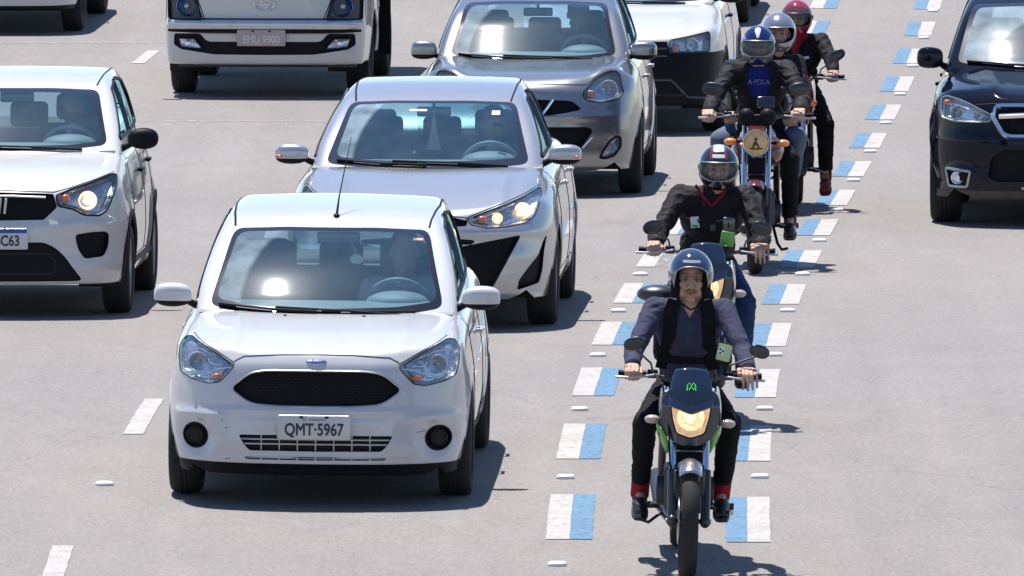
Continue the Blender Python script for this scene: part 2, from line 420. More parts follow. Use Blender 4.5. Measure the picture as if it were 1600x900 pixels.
# ---------------------------------------------------------------- cars
def arange(a, b, s):
    n = max(2, int(round((b-a)/s))+1); return list(np.linspace(a, b, n))
class Car:
    """local frame: x to the camera's right, y away from the camera, z up; front bumper at y = 0 on the ground point"""
    def __init__(s, name, X, D, head, S, roll=0.0):
        s.S = S; sl = (road_z(D+2.6)-road_z(D+.6))/2.0
        s.root = empty(name, (X, D, road_z(D+.8)-.8*sl), (sl, roll, -head)); s.paint = S['paint']
        W = spl(S['W']); tz = spl(S['tz']); nose = spl(S['nose']); plan = spl(S['plan']); hood = spl(S['hood']); crown = spl(S['crown'])
        bumps = S.get('bumps', []); L = S['L']; zb = S.get('zb', .2); kfs = S.get('kfs', .05); kt = S.get('kt', .035)
        ya, yr = S['ax']; flare = S.get('flare', .012); wr = S['wr']; sb = S.get('sbumps', [])
        def f(P):
            x = np.abs(P[:,0]); y = P[:,1]; z = P[:,2]
            side = x-(W(y)+tz(z))
            for yc in (ya, yr): side = side-flare*np.exp(-(((y-yc)**2+(z-wr)**2)/(wr+.10)**2)**3)
            for (by, bz, ry, rz, am) in sb: side = side-am*np.exp(-(((y-by)/ry)**2+((z-bz)/rz)**2))
            fr = nose(z)+plan(x)-y
            for (bx, bz, rx, rz, am, *pw) in bumps:
                e = ((x-bx)/rx)**2+((z-bz)/rz)**2; e = e**pw[0] if pw else e
                fr = fr-am*np.exp(-e)
            top = z-(hood(y)-crown(x))
            for (bx, by, rx, ry, am) in S.get('hbumps', []): top = top-am*np.exp(-(((x-bx)/rx)**2+((y-by)/ry)**2))
            g = smax(side, fr, kfs); g = smax(g, top, kt); g = smax(g, y-(L-.12*(x/.8)**2), .05); return np.maximum(g, zb-z)
        s.f = f
        st = S.get('step', .018); hw = max(w for _, w in S['W'])
        s.sh = lattice(f, None, None, np.array([-hw+.32, .38, .42]), np.array([hw-.32, L-.4, S.get('ctop', .60)]),
                       arange(-hw, hw, st), arange(0, .9, st)+arange(.9+.05, L, .05), arange(zb-.16, S['top'], st))
        C = S.get('cab')
        if C:
            zt = spl(C['zt']); cw = spl(C['hw']); tp = spl(C['taper']); kx = C['kx']; cx = C['cx']; kr = C.get('kr', .05)
            def g(P):
                x = np.abs(P[:,0]); y = P[:,1]; z = P[:,2]
                a = x-(cw(z)+tp(y)); b = z-(zt(y-kx*x*x)-cx*x*x)
                return np.maximum(smax(a, b, kr), C['lo']-z)
            s.g = g; y0, y1 = C['zt'][0][0], C['zt'][-1][0]
            s.cab = lattice(g, None, None, np.array([-.3, y0+.45, C['lo']+.01]), np.array([.3, y1-.5, C['lo']+.03]),
                            arange(-hw*.8, hw*.8, st), arange(y0, y1, st*1.3), arange(C['lo'], C['top'], st*1.3))
    # surface pickers
    def front(s, pts, off=0., f=None):
        P = march(f or s.f, [(x, -.5, z) for x, z in pts], (0,1,0), 2.2); P[:,1] -= off; return P
    def side(s, pts, sgn, off=0., f=None):
        P = march(f or s.f, [(sgn*1.3, y, z) for y, z in pts], (-sgn,0,0), 1.2); P[:,0] += sgn*off; return P
    def topp(s, pts, off=0., f=None):
        P = march(f or s.f, [(x, y, 2.4) for x, y in pts], (0,0,-1), 2.2); P[:,2] += off; return P
    def line(s, name, pts, r, m, how='front', sgn=1, off=-.001, f=None, parent=None, closed=False, n=6):
        pts = dense(pts, .03, closed)
        P = s.front(pts, off, f) if how == 'front' else s.side(pts, sgn, off, f) if how == 'side' else s.topp(pts, off, f)
        mb = MB(); mb.tube([tuple(p) for p in P], r, n, closed=closed); return mb.build(name, m, parent or s.root)
    def cut(s, sd):
        i, s.sh, c = s.sh.split(sd); return i, c
    def pieces(s, ins, cut, pair):
        if not pair: return [(0, ins, cut)]
        out = []
        for sg in (-1, 1):
            F = [f for f in ins.F if ins.V[f[0]][0]*sg > 0]
            out.append((sg, Sh(ins.V, F), [(a, b) for a, b in cut if a[0]*sg > 0]))
        return out
    def opening(s, name, poly, fill, depth=.03, pair=False, sym=True, ylim=.9, bez=None, bezm=None, wm=None, k=.97, rnd=.02, label=None, off=0.):
        P = rpoly(poly, rnd) if rnd else poly
        ins, cut = s.cut(lambda V: np.maximum(pdist(P, np.abs(V[:,0]) if sym else V[:,0], V[:,2]), V[:,1]-ylim))
        obs = []
        for sg, I, c in s.pieces(ins, cut, pair):
            w = wall(c, (0, depth+.004, 0), k); I = I.moved((0, depth, 0)).compact()
            mb = MB(); mb.add(I.V, I.F); mb.add(w.V, w.F)
            o = meshobj(name, mb.V, mb.F, fill, s.root)
            if wm: o.data.materials.append(wm); [setattr(p, 'material_index', 1) for p in o.data.polygons[len(I.F):]]
            obs.append(o)
            if bez:
                for sgn in ((sg,) if pair else (1,) if (not sym or P[0] and min(p[0] for p in P) < .001) else (1,-1)):
                    pts = [(p[0]*(sgn if sgn else 1), p[1]) for p in P]
                    if sym and not pair and min(p[0] for p in P) < .001:
                        h = [q for q in P if q[0] > .003]; h.sort(key=lambda q: 0)
                        pts = h+[(-q[0], q[1]) for q in reversed(h)]
                    s.line(name+'_trim', pts, bez, bezm or M['trim'], parent=o, closed=True, off=off)
        return obs
    def headlight(s, poly, bowls=(), ind=(), lit=False, depth=.07, rnd=.015, ylim=.9, house=None, bez=.0035, bowl_r=.05, label=None, bezm=None, name='headlight', strips=()):
        P = rpoly(poly, rnd)
        ins, cut = s.cut(lambda V: np.maximum(pdist(P, np.abs(V[:,0]), V[:,2]), V[:,1]-ylim))
        obs = []
        for sg, I, c in s.pieces(ins, cut, True):
            o = I.moved((0,.002,0)).obj(name, M['lens'], s.root); obs.append(o)
            w = wall(c, (0, depth, 0), .86); b = I.scaled((.86,1,.86)).moved((0, depth-.006, 0))
            mb = MB(); mb.add(b.V, b.F); mb.add(w.V, w.F); meshobj('reflector', mb.V, mb.F, house or M['refl'], o)
            if bez: s.line('lamp_trim', [(p[0]*sg, p[1]) for p in P], bez, bezm or M['trim'], parent=o, closed=True)
            for (bx, bz, r, dd) in bowls:
                y = float(s.front([(bx*sg, bz)])[0][1])+dd
                m = MB(); m.lathe([(r, -.030),(r*.97, -.034),(r*.9,-.02),(r*.72,.004),(r*.42,.022),(r*.12,.030),(.0005,.031)], (bx*sg, y+.03, bz), 'y', 28); m.build('reflector_bowl', M['bowl_on'] if lit else M['bowl'], o)
                m = MB(); m.ell((bx*sg, y+.028, bz), (r*(.42 if lit else .28), .026, r*(.42 if lit else .28))); m.build('bulb', M['bulb_on'] if lit else M['bulb'], o)
            for (ix, iz, rx, rz, dd, mm) in ind:
                y = float(s.front([(ix*sg, iz)])[0][1])+dd; m = MB(); m.ell((ix*sg, y, iz), (rx, .018, rz), p=.8); m.build('indicator', M[mm], o)
            for (pl, dd, mm) in strips:
                Q = s.front([(a*sg, b_) for a, b_ in dense(pl, .02)], -dd); m = MB(); m.tube([tuple(q) for q in Q], .004, 6); m.build('lamp_strip', M[mm], o)
            if label: o['label'] = label
        return obs
    def arches(s, rr, liner=True, clad=None):
        S = s.S
        for yc in S['ax']:
            s.cut(lambda V: np.maximum(np.hypot(V[:,1]-yc, V[:,2]-S['wr'])-rr, .45-np.abs(V[:,0])))
            for sg in (-1, 1):
                A = [(yc+math.cos(a)*rr, S['wr']+math.sin(a)*rr) for a in np.linspace(-.35, math.pi+.35, 30)]
                A = [a for a in A if a[1] > S.get('zb', .2)+.01]
                if clad: s.line('arch_cladding', [(yc+(a-yc)*(1+clad*.6/rr), S['wr']+(b-S['wr'])*(1+clad*.6/rr)) for a, b in A], clad, M['trim'], 'side', sg, off=-clad*.45)
                else: s.line('arch_lip', A, .009, s.paint, 'side', sg, off=-.006)
                V = []; F = []; xs = (sg*.50, sg*(max(w for _, w in S['W'])-.03)); n = 24
                for i in range(n+1):
                    a = -.3+(math.pi+.6)*i/n; V += [(xs[0], yc+math.cos(a)*(rr+.012), S['wr']+math.sin(a)*(rr+.012)), (xs[1], yc+math.cos(a)*(rr+.012), S['wr']+math.sin(a)*(rr+.012))]
                    if i: F.append((2*i-2, 2*i-1, 2*i+1, 2*i))
                V.append((xs[0], yc, S['wr'])); c = len(V)-1; F += [(2*i, 2*i+2, c) for i in range(n)]
                meshobj('wheel_liner', V, F, M['gap'], s.root)
    def wheels(s, wid=.185, tr=.0, rim='alloy', spokes=5):
        S = s.S; r = S['wr']; xo = S['track']
        proto = None
        for yc in S['ax']:
            for sg in (-1, 1):
                if proto is None:
                    mb = MB(); h = wid/2; ri = r-.105 if r > .3 else r-.09
                    mb.lathe([(ri, -h*.8),(ri+.01,-h*.95),(r*.86,-h),(r-.02,-h*.93),(r-.004,-h*.72),(r,-h*.4),(r,h*.4),(r-.004,h*.72),(r-.02,h*.93),(r*.86,h),(ri+.01,h*.95),(ri,h*.8),(ri-.01,h*.4),(ri-.01,-h*.4),(ri,-h*.8)], n=44)
                    for q in (-.3,.0,.3):    # tread grooves as thin ribs
                        mb.lathe([(r+.001, h*q-.006),(r+.004,h*q),(r+.001,h*q+.006)], n=44)
                    w = empty('wheel'); w.parent = s.root; ty = mb.build('tyre', M['tyre'], w)
                    m2 = MB(); m2.lathe([(ri+.004, h*.85),(ri-.012,h*.8),(ri-.02,h*.3),(ri-.02,-h*.7)], n=44); m2.lathe([(.055,h*.3),(.05,h*.62),(.03,h*.68),(.0005,h*.69)], n=20)
                    for k in range(spokes):
                        a = 2*math.pi*k/spokes; rot = Matrix.Rotation(a, 3, 'X'); m2.box((h*.5, 0, 0), (.012, .026 if rim == 'alloy' else .05, (ri-.03)/2), None) if False else None
                        P = []
                        for (rad, hwid, xx) in ((.035,.03,h*.55),(ri*.55,.022,h*.62),(ri-.01,.034,h*.55)):
                            for yy in (-hwid, hwid):
                                for dx in (0, -.03): P.append(rot @ Vector((xx+dx, yy, rad)))
                        F = []
                        for q in range(2):
                            b = q*4; F += [(b,b+2,b+6,b+4),(b+1,b+5,b+7,b+3),(b,b+4,b+5,b+1),(b+2,b+3,b+7,b+6)]
                        m2.add(P, F)
                    m2.build('rim', M['rim' if rim == 'alloy' else 'steelrim'], w)
                    m3 = MB(); m3.lathe([(ri*.8, -h*.2),(.0005,-h*.2)], n=30); m3.build('brake_disc', M['steelrim'], w)
                    proto = w; o = w
                else: o = copy_tree(proto, s.root)
                o.location = (sg*(xo-wid/2), yc, r-.004); o.rotation_euler = (0, 0, 0 if sg > 0 else math.pi)
    def cabin(s, ws_out, ws_in, side, rear=None, bpil=(), roofline=None, frit=True):
        C = s.S['cab']; ym = C['ymid']
        Pw = rpoly(ws_out, .05); Pi = rpoly(ws_in, .05)
        i, s.cab, c = s.cab.split(lambda V: np.maximum(pdist(Pw, V[:,0], V[:,2]), V[:,1]-ym))
        gl, ring, c2 = i.split(lambda V: pdist(Pi, V[:,0], V[:,2]))
        gl.obj('windscreen', M['wsglass'], s.root); ring.moved((0,.0,-.001)).obj('windscreen_seal', M['gloss'], s.root)
        w = wall(c, (0,.006,-.012)); w.build('windscreen_edge', M['gap'], s.root)
        Ps = rpoly(side, .04)
        i, s.cab, c = s.cab.split(lambda V: np.maximum(pdist(Ps, V[:,1], V[:,2]), .3-np.abs(V[:,0])))
        for sg, I, cc in s.pieces(i, c, True):
            I.moved((-sg*.004,0,0)).obj('side_window', M['sideglass'], s.root)
            s.line('window_seal', Ps, .010, M['trim'], 'side', sg, f=s.g, off=.0, closed=True)
            for (a, b) in bpil: s.line('window_pillar', [a, b], .030, M['gloss'], 'side', sg, f=s.g, off=-.018)
        if rear:
            Pr = rpoly(rear, .05)
            i, s.cab, c = s.cab.split(lambda V: np.maximum(pdist(Pr, V[:,0], V[:,2]), ym-V[:,1]))
            i.obj('rear_window', M['rearglass'], s.root)
        s.cab.obj('roof', s.paint, s.root)
        if roofline:
            for sg in (-1, 1): s.line('roof_channel', [(x*sg, y) for x, y in roofline], .008, M['trim'], 'top', f=s.g, off=-.004)
    def finish(s, deck=None, seams=(), handles=(), under=True, skirt=None):
        S = s.S; hw = max(w for _, w in S['W'])
        if deck:
            hx, y0, y1, kk = deck
            s.cut(lambda V: np.maximum.reduce([np.abs(V[:,0])-hx, y0+kk*V[:,0]**2-V[:,1], V[:,1]-y1, .8-V[:,2]]))
        s.body = s.sh.obj('body', s.paint, s.root)
        for sg in (-1, 1):
            for pl in seams: s.line('door_gap', pl, .0035, M['gap'], 'side', sg, off=-.0005)
            for (y, z) in handles:
                p = s.side([(y, z)], sg)[0]; mb = MB(); mb.box((p[0]+sg*.022, y, z), (.010, .085, .013), None, .008)
                mb.box((p[0]+sg*.008, y-.07, z), (.014, .012, .011), None, .004); mb.box((p[0]+sg*.008, y+.07, z), (.014, .012, .011), None, .004); mb.build('door_handle', s.paint if S.get('hpaint', True) else M['trim'], s.root)
        if under:
            mb = MB(); zf = S.get('zb', .2); ya, yr = S['ax']; r = S['wr']
            mb.box((0, (ya+yr)/2, zf+.05), (hw-.10, (yr-ya)/2-r-.06, .05)); mb.box((0, S['L']/2, zf+.10), (hw-.36, S['L']/2-.25, .07)); 
            mb.box((0, ya, zf+.12), (hw-.25, .05, .04)); mb.box((0, yr, zf+.06), (hw-.25, .06, .05)); mb.build('underbody', M['gap'], s.root)
    def interior(s, cowl, xdr=.37, ydash=None, ysw=1.62, zsw=.93, seats=(2.05, 2.85), dashc='dash', zdash=None):
        hw = max(w for _, w in s.S['W'])-.12; y0, z0 = cowl; L = s.S['L']; zd = zdash or z0+.005
        mb = MB(); V = [(-hw,y0+.05,.25),(hw,y0+.05,.25),(hw,L-.35,.25),(-hw,L-.35,.25),(-hw,y0+.05,z0-.05),(hw,y0+.05,z0-.05),(hw,L-.35,z0-.03),(-hw,L-.35,z0-.03)]
        mb.add(V, [(0,1,2,3),(0,4,5,1),(1,5,6,2),(2,6,7,3),(3,7,4,0)]); mb.box((0, L-.62, z0-.06), (hw, .26, .01)); mb.build('cabin_lining', M['lining'], s.root)
        m = MB(); pr = [(y0-.02,z0-.08),(y0+.0,z0-.015),(y0+.15,zd),(y0+.42,zd+.012),(y0+.52,zd-.03),(y0+.56,zd-.2),(y0+.5,.4),(y0,.4)]
        m.prism(pr, -hw+.01, hw-.01, 'yz'); m.ell((xdr, y0+.48, zd), (.18,.14,.065)); m.build('dashboard', M[dashc], s.root)
        sw = MB(); rot = Matrix.Rotation(R(-62), 3, 'X'); c = Vector((xdr, ysw, zsw)); ring = [c+rot @ Vector((math.cos(a)*.18, math.sin(a)*.18, 0)) for a in np.linspace(0, 2*math.pi, 36, endpoint=False)]
        sw.tube(ring, .015, 8, closed=True); sw.box(c, (.055,.045,.02), rot, .01); sw.box(c, (.165,.014,.009), rot, .004); sw.box(c+rot @ Vector((0,-.08,0)), (.02,.08,.009), rot, .004); sw.build('steering_wheel', M['dash'], s.root)
        for yy in seats:
            for sx in ((-xdr, xdr) if yy == seats[0] else (-xdr, 0, xdr)):
                st = MB(); rt = Matrix.Rotation(R(-16), 3, 'X'); w = .235 if yy == seats[0] else .17
                st.box((sx, yy+.02, .78), (w, .06, .30), rt, .04); st.box((sx, yy-.25, .50), (w, .26, .08), None, .04)
                h = st.build('seat', M['cloth'], s.root); hd = MB(); hd.box((sx, yy+.13, z0+.22 if yy == seats[0] else z0+.13), (.125, .045, .085), rt, .035); hd.build('headrest', M['cloth'], h)
    def mirror(s, x, y, z, hx, hz, m, base, sg, low=None, tilt=0, arm=.06, shape=.7, hy=.065, lamp=False):
        """x,z: housing centre; base: (x, z) where the arm meets the door"""
        mb = MB(); mb.ell((0,0,0), (hx, hy, hz), nu=28, nv=18, p=shape)
        V = np.array([tuple(v) for v in mb.V]); V[:,1] = np.where(V[:,1] > 0, V[:,1]*.25, V[:,1])
        k = V[:,0]*sg/hx; V[:,2] *= np.where(k < 0, 1-.10*(-k), 1-.04*k); V[:,2] += -tilt*np.abs(V[:,0])*0
        V[:,1] += .25*hy*k; r = Matrix.Rotation(R(-8*sg), 3, 'Z'); V = np.array([tuple(r @ Vector(v)) for v in V])+np.array([x*sg, y, z])
        sh = Sh(V, mb.F); lo, up, c = sh.split(lambda W: W[:,2]-(z-hz*(.45 if low else 2)))
        o = up.obj('wing_mirror', m, s.root)
        if lo.F: lo.obj('mirror_underside', low or m, o)
        a = MB(); b = (x-hx*.8)*sg; P0 = Vector((b, y+.0, z-hz*.55)); P1 = Vector((base[0]*sg, y+.06, base[1])); 
        a.tube([P0, (P0+P1)/2+Vector((0,0,-.006)), P1], [arm*.30, arm*.36, arm*.6], 10); a.build('mirror_arm', low or M['trim'], o)
        if lamp: q = MB(); q.ell((x*sg+sg*hx*.72, y-.02, z-.01), (hx*.26, hy*.8, .012)); q.build('indicator', M['orange'], o)
        return o
    def wipers(s, arms, r=.011, bx=.9):
        for (pts, lab) in arms:
            P = s.front(dense(pts, .05), .022, s.g); mb = MB(); mb.tube([tuple(p) for p in P], r*.8, 8)
            Q = s.front(dense(pts[1:], .05), .010, s.g); mb.tube([tuple(p) for p in Q], r*.6, 6); w_ = mb.build('wiper', M['trim'], s.root); k_ = MB(); Q[:,1] -= .016; Q[:,2] -= .004; k_.tube([tuple(p) for p in Q[:max(3,int(len(Q)*.75))]], r*.42, 6); k_.build('wiper_arm', M['satin'], w_)
    def plate(s, x, z, txt, sub='', mp='plate', mi='plate_ink', off=.012, w=.40, h=.13, blue=False, tilt=0, name='number_plate', tx=None):
        y = float(s.front([(x, z)])[0][1])-off
        mb = MB(); mb.box((0,0,0), (w/2, .003, h/2), None, .0025); o = mb.build(name, M[mp], s.root); o.location = (x, y, z); o.rotation_euler = (R(tilt), 0, 0)
        fr = MB(); q = rpoly([(-w/2,-h/2),(w/2,-h/2),(w/2,h/2),(-w/2,h/2)], .012); fr.tube([(a,0,b) for a, b in q], .0035, 6, closed=True); fr.build('plate_rim', M['satin'] if mp == 'plate' else M[mp], o)
        text('plate_lettering', txt, h*.72, M[mi], o, (tx or 0,-.004,-.014 if not blue else -.015), sx=.78, extrude=.0004, bold=.0021)
        if sub: text('plate_lettering', sub, .017, M[mi], o, (0,-.004,h*.34), sx=.9, extrude=.0006)
        if blue: b = MB(); b.box((0,-.0032,h*.39), (w/2-.004,.0012,h*.10)); b.build('plate_band', M['blue'], o)
        else:
            bt = MB()
            for sx in (-.07,.07): bt.box((sx, -.004, h*.44), (.010,.003,.006))
            bt.build('plate_bolt', M['trim'], o)
        return o
M['fresh'] = mat('pale_green_card', (.62,.72,.52), .6)
# ================================================================ the cars
LIGHT = dict(cat='car')
def hatch_front():
    S = dict(paint=M['white'], L=3.89, ax=(.77,3.26), wr=.292, track=.84, zb=.178, top=1.02, step=.0145,
        W=[(0,.70),(.3,.795),(.7,.83),(1.0,.832),(2,.838),(3.3,.83),(3.89,.76)],
        tz=[(.18,-.05),(.3,-.02),(.5,0),(.65,-.003),(.8,-.022),(.93,-.05),(1.05,-.085)],
        nose=[(.17,.055),(.25,.02),(.36,.0),(.45,.0),(.55,.012),(.7,.035),(.78,.055),(.83,.085),(.88,.12)],
        plan=[(0,0),(.3,.015),(.5,.06),(.65,.135),(.75,.24),(.82,.40),(.9,.8)],
        hood=[(-.1,.75),(0,.79),(.05,.83),(.1,.85),(.3,.895),(.5,.925),(.8,.955),(1.1,.975),(1.5,.99),(3,1.02),(3.9,1.0)],
        crown=[(0,0),(.5,.0),(.65,.004),(.72,.018),(.79,.07),(.86,.16)],
        bumps=[(.42,.66,.17,.16,-.0),(.67,.385,.105,.095,-.045,2),(.66,.50,.17,.022,.020),(0,.255,.62,.03,.018,2),(.40,.34,.10,.10,.012),(0,.47,.30,.05,.008,2),(0,.535,.55,.018,.014,2),(.56,.30,.03,.10,.010)],
        hbumps=[(.47,.55,.035,.5,.009)], kfs=.035, kt=.026,
        cab=dict(lo=.93, top=1.5, kx=.16, cx=.07, ymid=2.1, kr=.05,
            zt=[(.90,.88),(1.03,.952),(1.20,1.078),(1.40,1.212),(1.60,1.320),(1.80,1.404),(1.95,1.448),(2.3,1.478),(2.8,1.484),(3.3,1.452),(3.6,1.39),(3.74,1.25),(3.80,1.0),(3.83,.9)],
            hw=[(.93,.735),(1.05,.722),(1.25,.672),(1.40,.615),(1.50,.56)], taper=[(.9,.0),(2.5,0),(3.3,-.03),(3.8,-.09)]))
    c = Car('hatchback', -1.085, 76.79, .034, S, roll=R(.5))
    tag(c.root, 'white hatchback with round black fog lamp covers and plate QMT-5967, nearest car to the camera', 'car', 'light cars driving towards the camera')
    # grille, lower intakes
    g = c.opening('grille', [(-.1,.756),(0,.755),(.27,.752),(.36,.738),(.46,.664),(.455,.640),(.365,.574),(.2,.562),(0,.558),(-.1,.558)], M['grille'], .028, rnd=.06, wm=M['trim'])
    o = [(.0,.757),(.27,.754),(.365,.740),(.463,.662),(.457,.638),(.365,.572),(.2,.560),(0,.556)]
    q = rpoly(o[1:-1]+[(-a,b) for a,b in reversed(o[1:-1])], .06)
    c.line('grille_trim', q, .006, M['satin'], parent=g[0], closed=True)
    lg = c.opening('lower_grille', [(-.1,.404),(.425,.402),(.40,.355),(.365,.315),(-.1,.312)], M['gap'], .05, rnd=.012)[0]
    sl = MB(); pm = M['white']
    for z in (.352,.378):
        h = .425-(.402-z)*.62; P = c.front(dense([(-h,z),(h,z)],.05), -.012); sl.tube([tuple(p) for p in P], .0045, 6)
    for x in (-.30,-.20,-.10,0,.10,.20,.30):
        P = c.front([(x,.402),(x,.312)], -.016); sl.tube([tuple(p) for p in P], .004, 6)
    sl.build('grille_bars', pm, lg)
    sg = c.opening('lower_slot', [(-.1,.283),(.395,.281),(.385,.266),(-.1,.264)], M['gap'], .03, rnd=.005)[0]
    sl = MB()
    P = c.front(dense([(-.38,.2735),(.38,.2735)],.05), -.012); sl.tube([tuple(p) for p in P], .003, 6)
    for x in (-.30,-.20,-.10,0,.10,.20,.30): P = c.front([(x,.284),(x,.262)], -.004); sl.tube([tuple(p) for p in P], .005, 6)
    sl.build('grille_bars', pm, sg)
    circ = [(.67+.068*math.cos(a), .380+.066*math.sin(a)) for a in np.linspace(0, 2*math.pi, 28, endpoint=False)]
    for o_ in c.opening('fog_lamp_cover', circ, M['trim'], .030, pair=True, rnd=0, bez=.007): pass
    for sgn in (-1,1):
        y = float(c.front([(.6,.38)])[0][1]); m = MB(); m.lathe([(.048,.0),(.050,.008),(.048,.016),(.03,.012),(.0005,.010)], (sgn*.672, y+.035, .380), 'y', 28); m.build('fog_lamp_boss', M['gap'], c.root)
    c.headlight([(.705,.905),(.66,.888),(.57,.846),(.452,.776),(.49,.728),(.535,.682),(.60,.672),(.70,.692),(.762,.722),(.776,.80),(.772,.862),(.745,.897)],
        bowls=[(.665,.785,.052,.022)], ind=[(.545,.712,.034,.017,.02,'orange')], house=M['refl'],
        strips=[([(.47,.765),(.56,.75),(.62,.72),(.70,.71)],.02,'chrome'),([(.56,.82),(.64,.85),(.73,.86)],.025,'chrome'),([(.52,.775),(.58,.775),(.61,.80),(.61,.84)],.03,'chrome'),([(.735,.73),(.745,.80),(.74,.86)],.02,'chrome'),([(.59,.70),(.60,.76),(.57,.80)],.035,'chrome')], bezm=M['gap'])
    c.arches(.345); c.wheels(.185, rim='steel', spokes=6)
    v, _ = c.cut(lambda V: np.maximum(V[:,2]-(.243+.0*V[:,0]), V[:,1]-.62)); v.moved((0,-.002,0)).obj('valance', M['trim'], c.root)
    c.line('bonnet_gap', [(-.58,.857),(-.452,.80),(-.40,.826),(-.2,.838),(0,.8405),(.2,.838),(.40,.826),(.452,.80),(.58,.857)][1:-1], .0035, M['gap'], off=-.0005)
    c.line('bonnet_gap', [(.452,.79),(.565,.852),(.70,.915)], .0035, M['gap']); c.line('bonnet_gap', [(-.452,.79),(-.565,.852),(-.70,.915)], .0035, M['gap'])
    e = MB(); e.ell((0,0,0), (.058,.005,.022)); y = float(c.front([(0,.805)])[0][1]); b = e.build('badge', M['chrome'], c.root); b.location = (0, y+.001, .804); b.rotation_euler = (R(-48),0,0)
    e = MB(); e.ell((0,-.002,0), (.050,.005,.0165)); e.build('badge_face', M['blue'], b); text('badge_lettering', 'Ford', .030, M['chrome'], b, (0,-.0072,0), sx=1.1, shear=.3, extrude=.0008)
    c.plate(-.007, .449, 'QMT·5967', 'GO · GUARULHOS', off=.016, tx=0)
    W = [(-.655,1.0),(-.4,.962),(0,.950),(.4,.962),(.655,1.0),(.548,1.378),(.25,1.392),(-.25,1.392),(-.548,1.378)]
    I = [(-.620,1.035),(-.4,1.008),(0,.998),(.4,1.008),(.620,1.035),(.522,1.362),(.25,1.375),(-.25,1.375),(-.522,1.362)]
    c.cabin(W, I, [(1.32,1.03),(1.98,1.375),(2.5,1.42),(3.1,1.37),(3.35,1.22),(3.3,1.06)], rear=[(-.5,1.08),(.5,1.08),(.44,1.34),(-.44,1.34)],
            bpil=[((2.28,1.04),(2.32,1.42))], roofline=[(.545,1.86),(.56,2.1),(.575,2.6),(.565,3.3)])
    c.finish(deck=(.70,1.12,3.6,.1), seams=[[(1.22,.34),(1.16,.6),(1.16,.85),(1.22,.97)],[(2.26,.32),(2.30,.6),(2.28,.97)],[(3.0,.55),(3.12,.75),(3.2,.97)],[(1.22,.325),(2.9,.325)]], handles=[(2.05,.80),(3.0,.84)])
    c.interior((1.12,.985), ysw=1.72, zsw=.955, xdr=.38)
    for sgn in (-1,1): c.mirror(.862, 1.27, 1.052, .106, .068, M['white'], (.70,.985), sgn, low=M['trim'])
    c.wipers([([(-.05,.985),(-.3,.992),(-.60,1.012)],''),([(.42,.968),(.1,.99),(-.28,1.003)],'')])
    c.wipers([([(.50,.985),(.3,.985),(-.02,.990)],'')], r=.009)
    af = MB(); af.lathe([(.0005,-.004),(.036,-.004),(.040,0),(.036,.004),(.0005,.004)], (0,0,0), 'y', 28); o = af.build('air_freshener', M['fresh'], None); o.location = c.root.matrix_basis @ Vector((.135,1.92,1.20)); o.rotation_euler = c.root.rotation_euler; o.scale = (1,1,.72)
    tag(o, 'pale green oval tag hanging below the rear view mirror of the nearest hatchback', 'air freshener'); q = MB(); q.tube([(0,0,.04),(-.04,.03,.15)],.0025,6); q.build('string', M['white_pl'], o)
    a = MB(); P = c.topp([(.02,1.92)], 0, c.g)[0]; x0,y0,z0 = [float(t) for t in P]
    a.ell((x0,y0,z0+.004),(.018,.03,.012)); a.tube([(x0,y0,z0),(x0+.012,y0+.06,z0+.11),(x0+.065,y0+.32,z0+.42)],[.008,.004,.0018],8); a.build('antenna', M['trim'], c.root)
    rv = MB(); rv.box((0.03,1.98,1.315),(.12,.015,.034),None,.012); rv.tube([(0.03,1.98,1.34),(0.03,1.93,1.39)],.009); rv.build('rear_view_mirror', M['gloss'], c.root)
    st = MB(); P = c.front([(.49,1.335)], -.004, c.g)[0]; st.box((float(P[0]),float(P[1])+.006,float(P[2])),(.028,.002,.010),Matrix.Rotation(R(-58),3,'X')); st.build('windscreen_sticker', M['orangepale'], c.root)
    for q in ([(-.50,.262),(-.47,.268)],[(-.525,.478),(-.512,.474)],[(-.50,.435),(-.485,.436)],[(.555,.418),(.60,.424)]): c.line('scuff', q, .0025, M['mud'], off=-.001, n=5)
    for sx in (-.22,.22):
        P = c.topp([(sx,.98)])[0]; w = MB(); w.ell(tuple(P),(.011,.012,.007)); w.build('washer_jet', M['trim'], c.root)
    return c
def stdtz(): return [(.18,-.05),(.3,-.02),(.5,0),(.65,-.003),(.8,-.022),(.93,-.05),(1.05,-.085)]
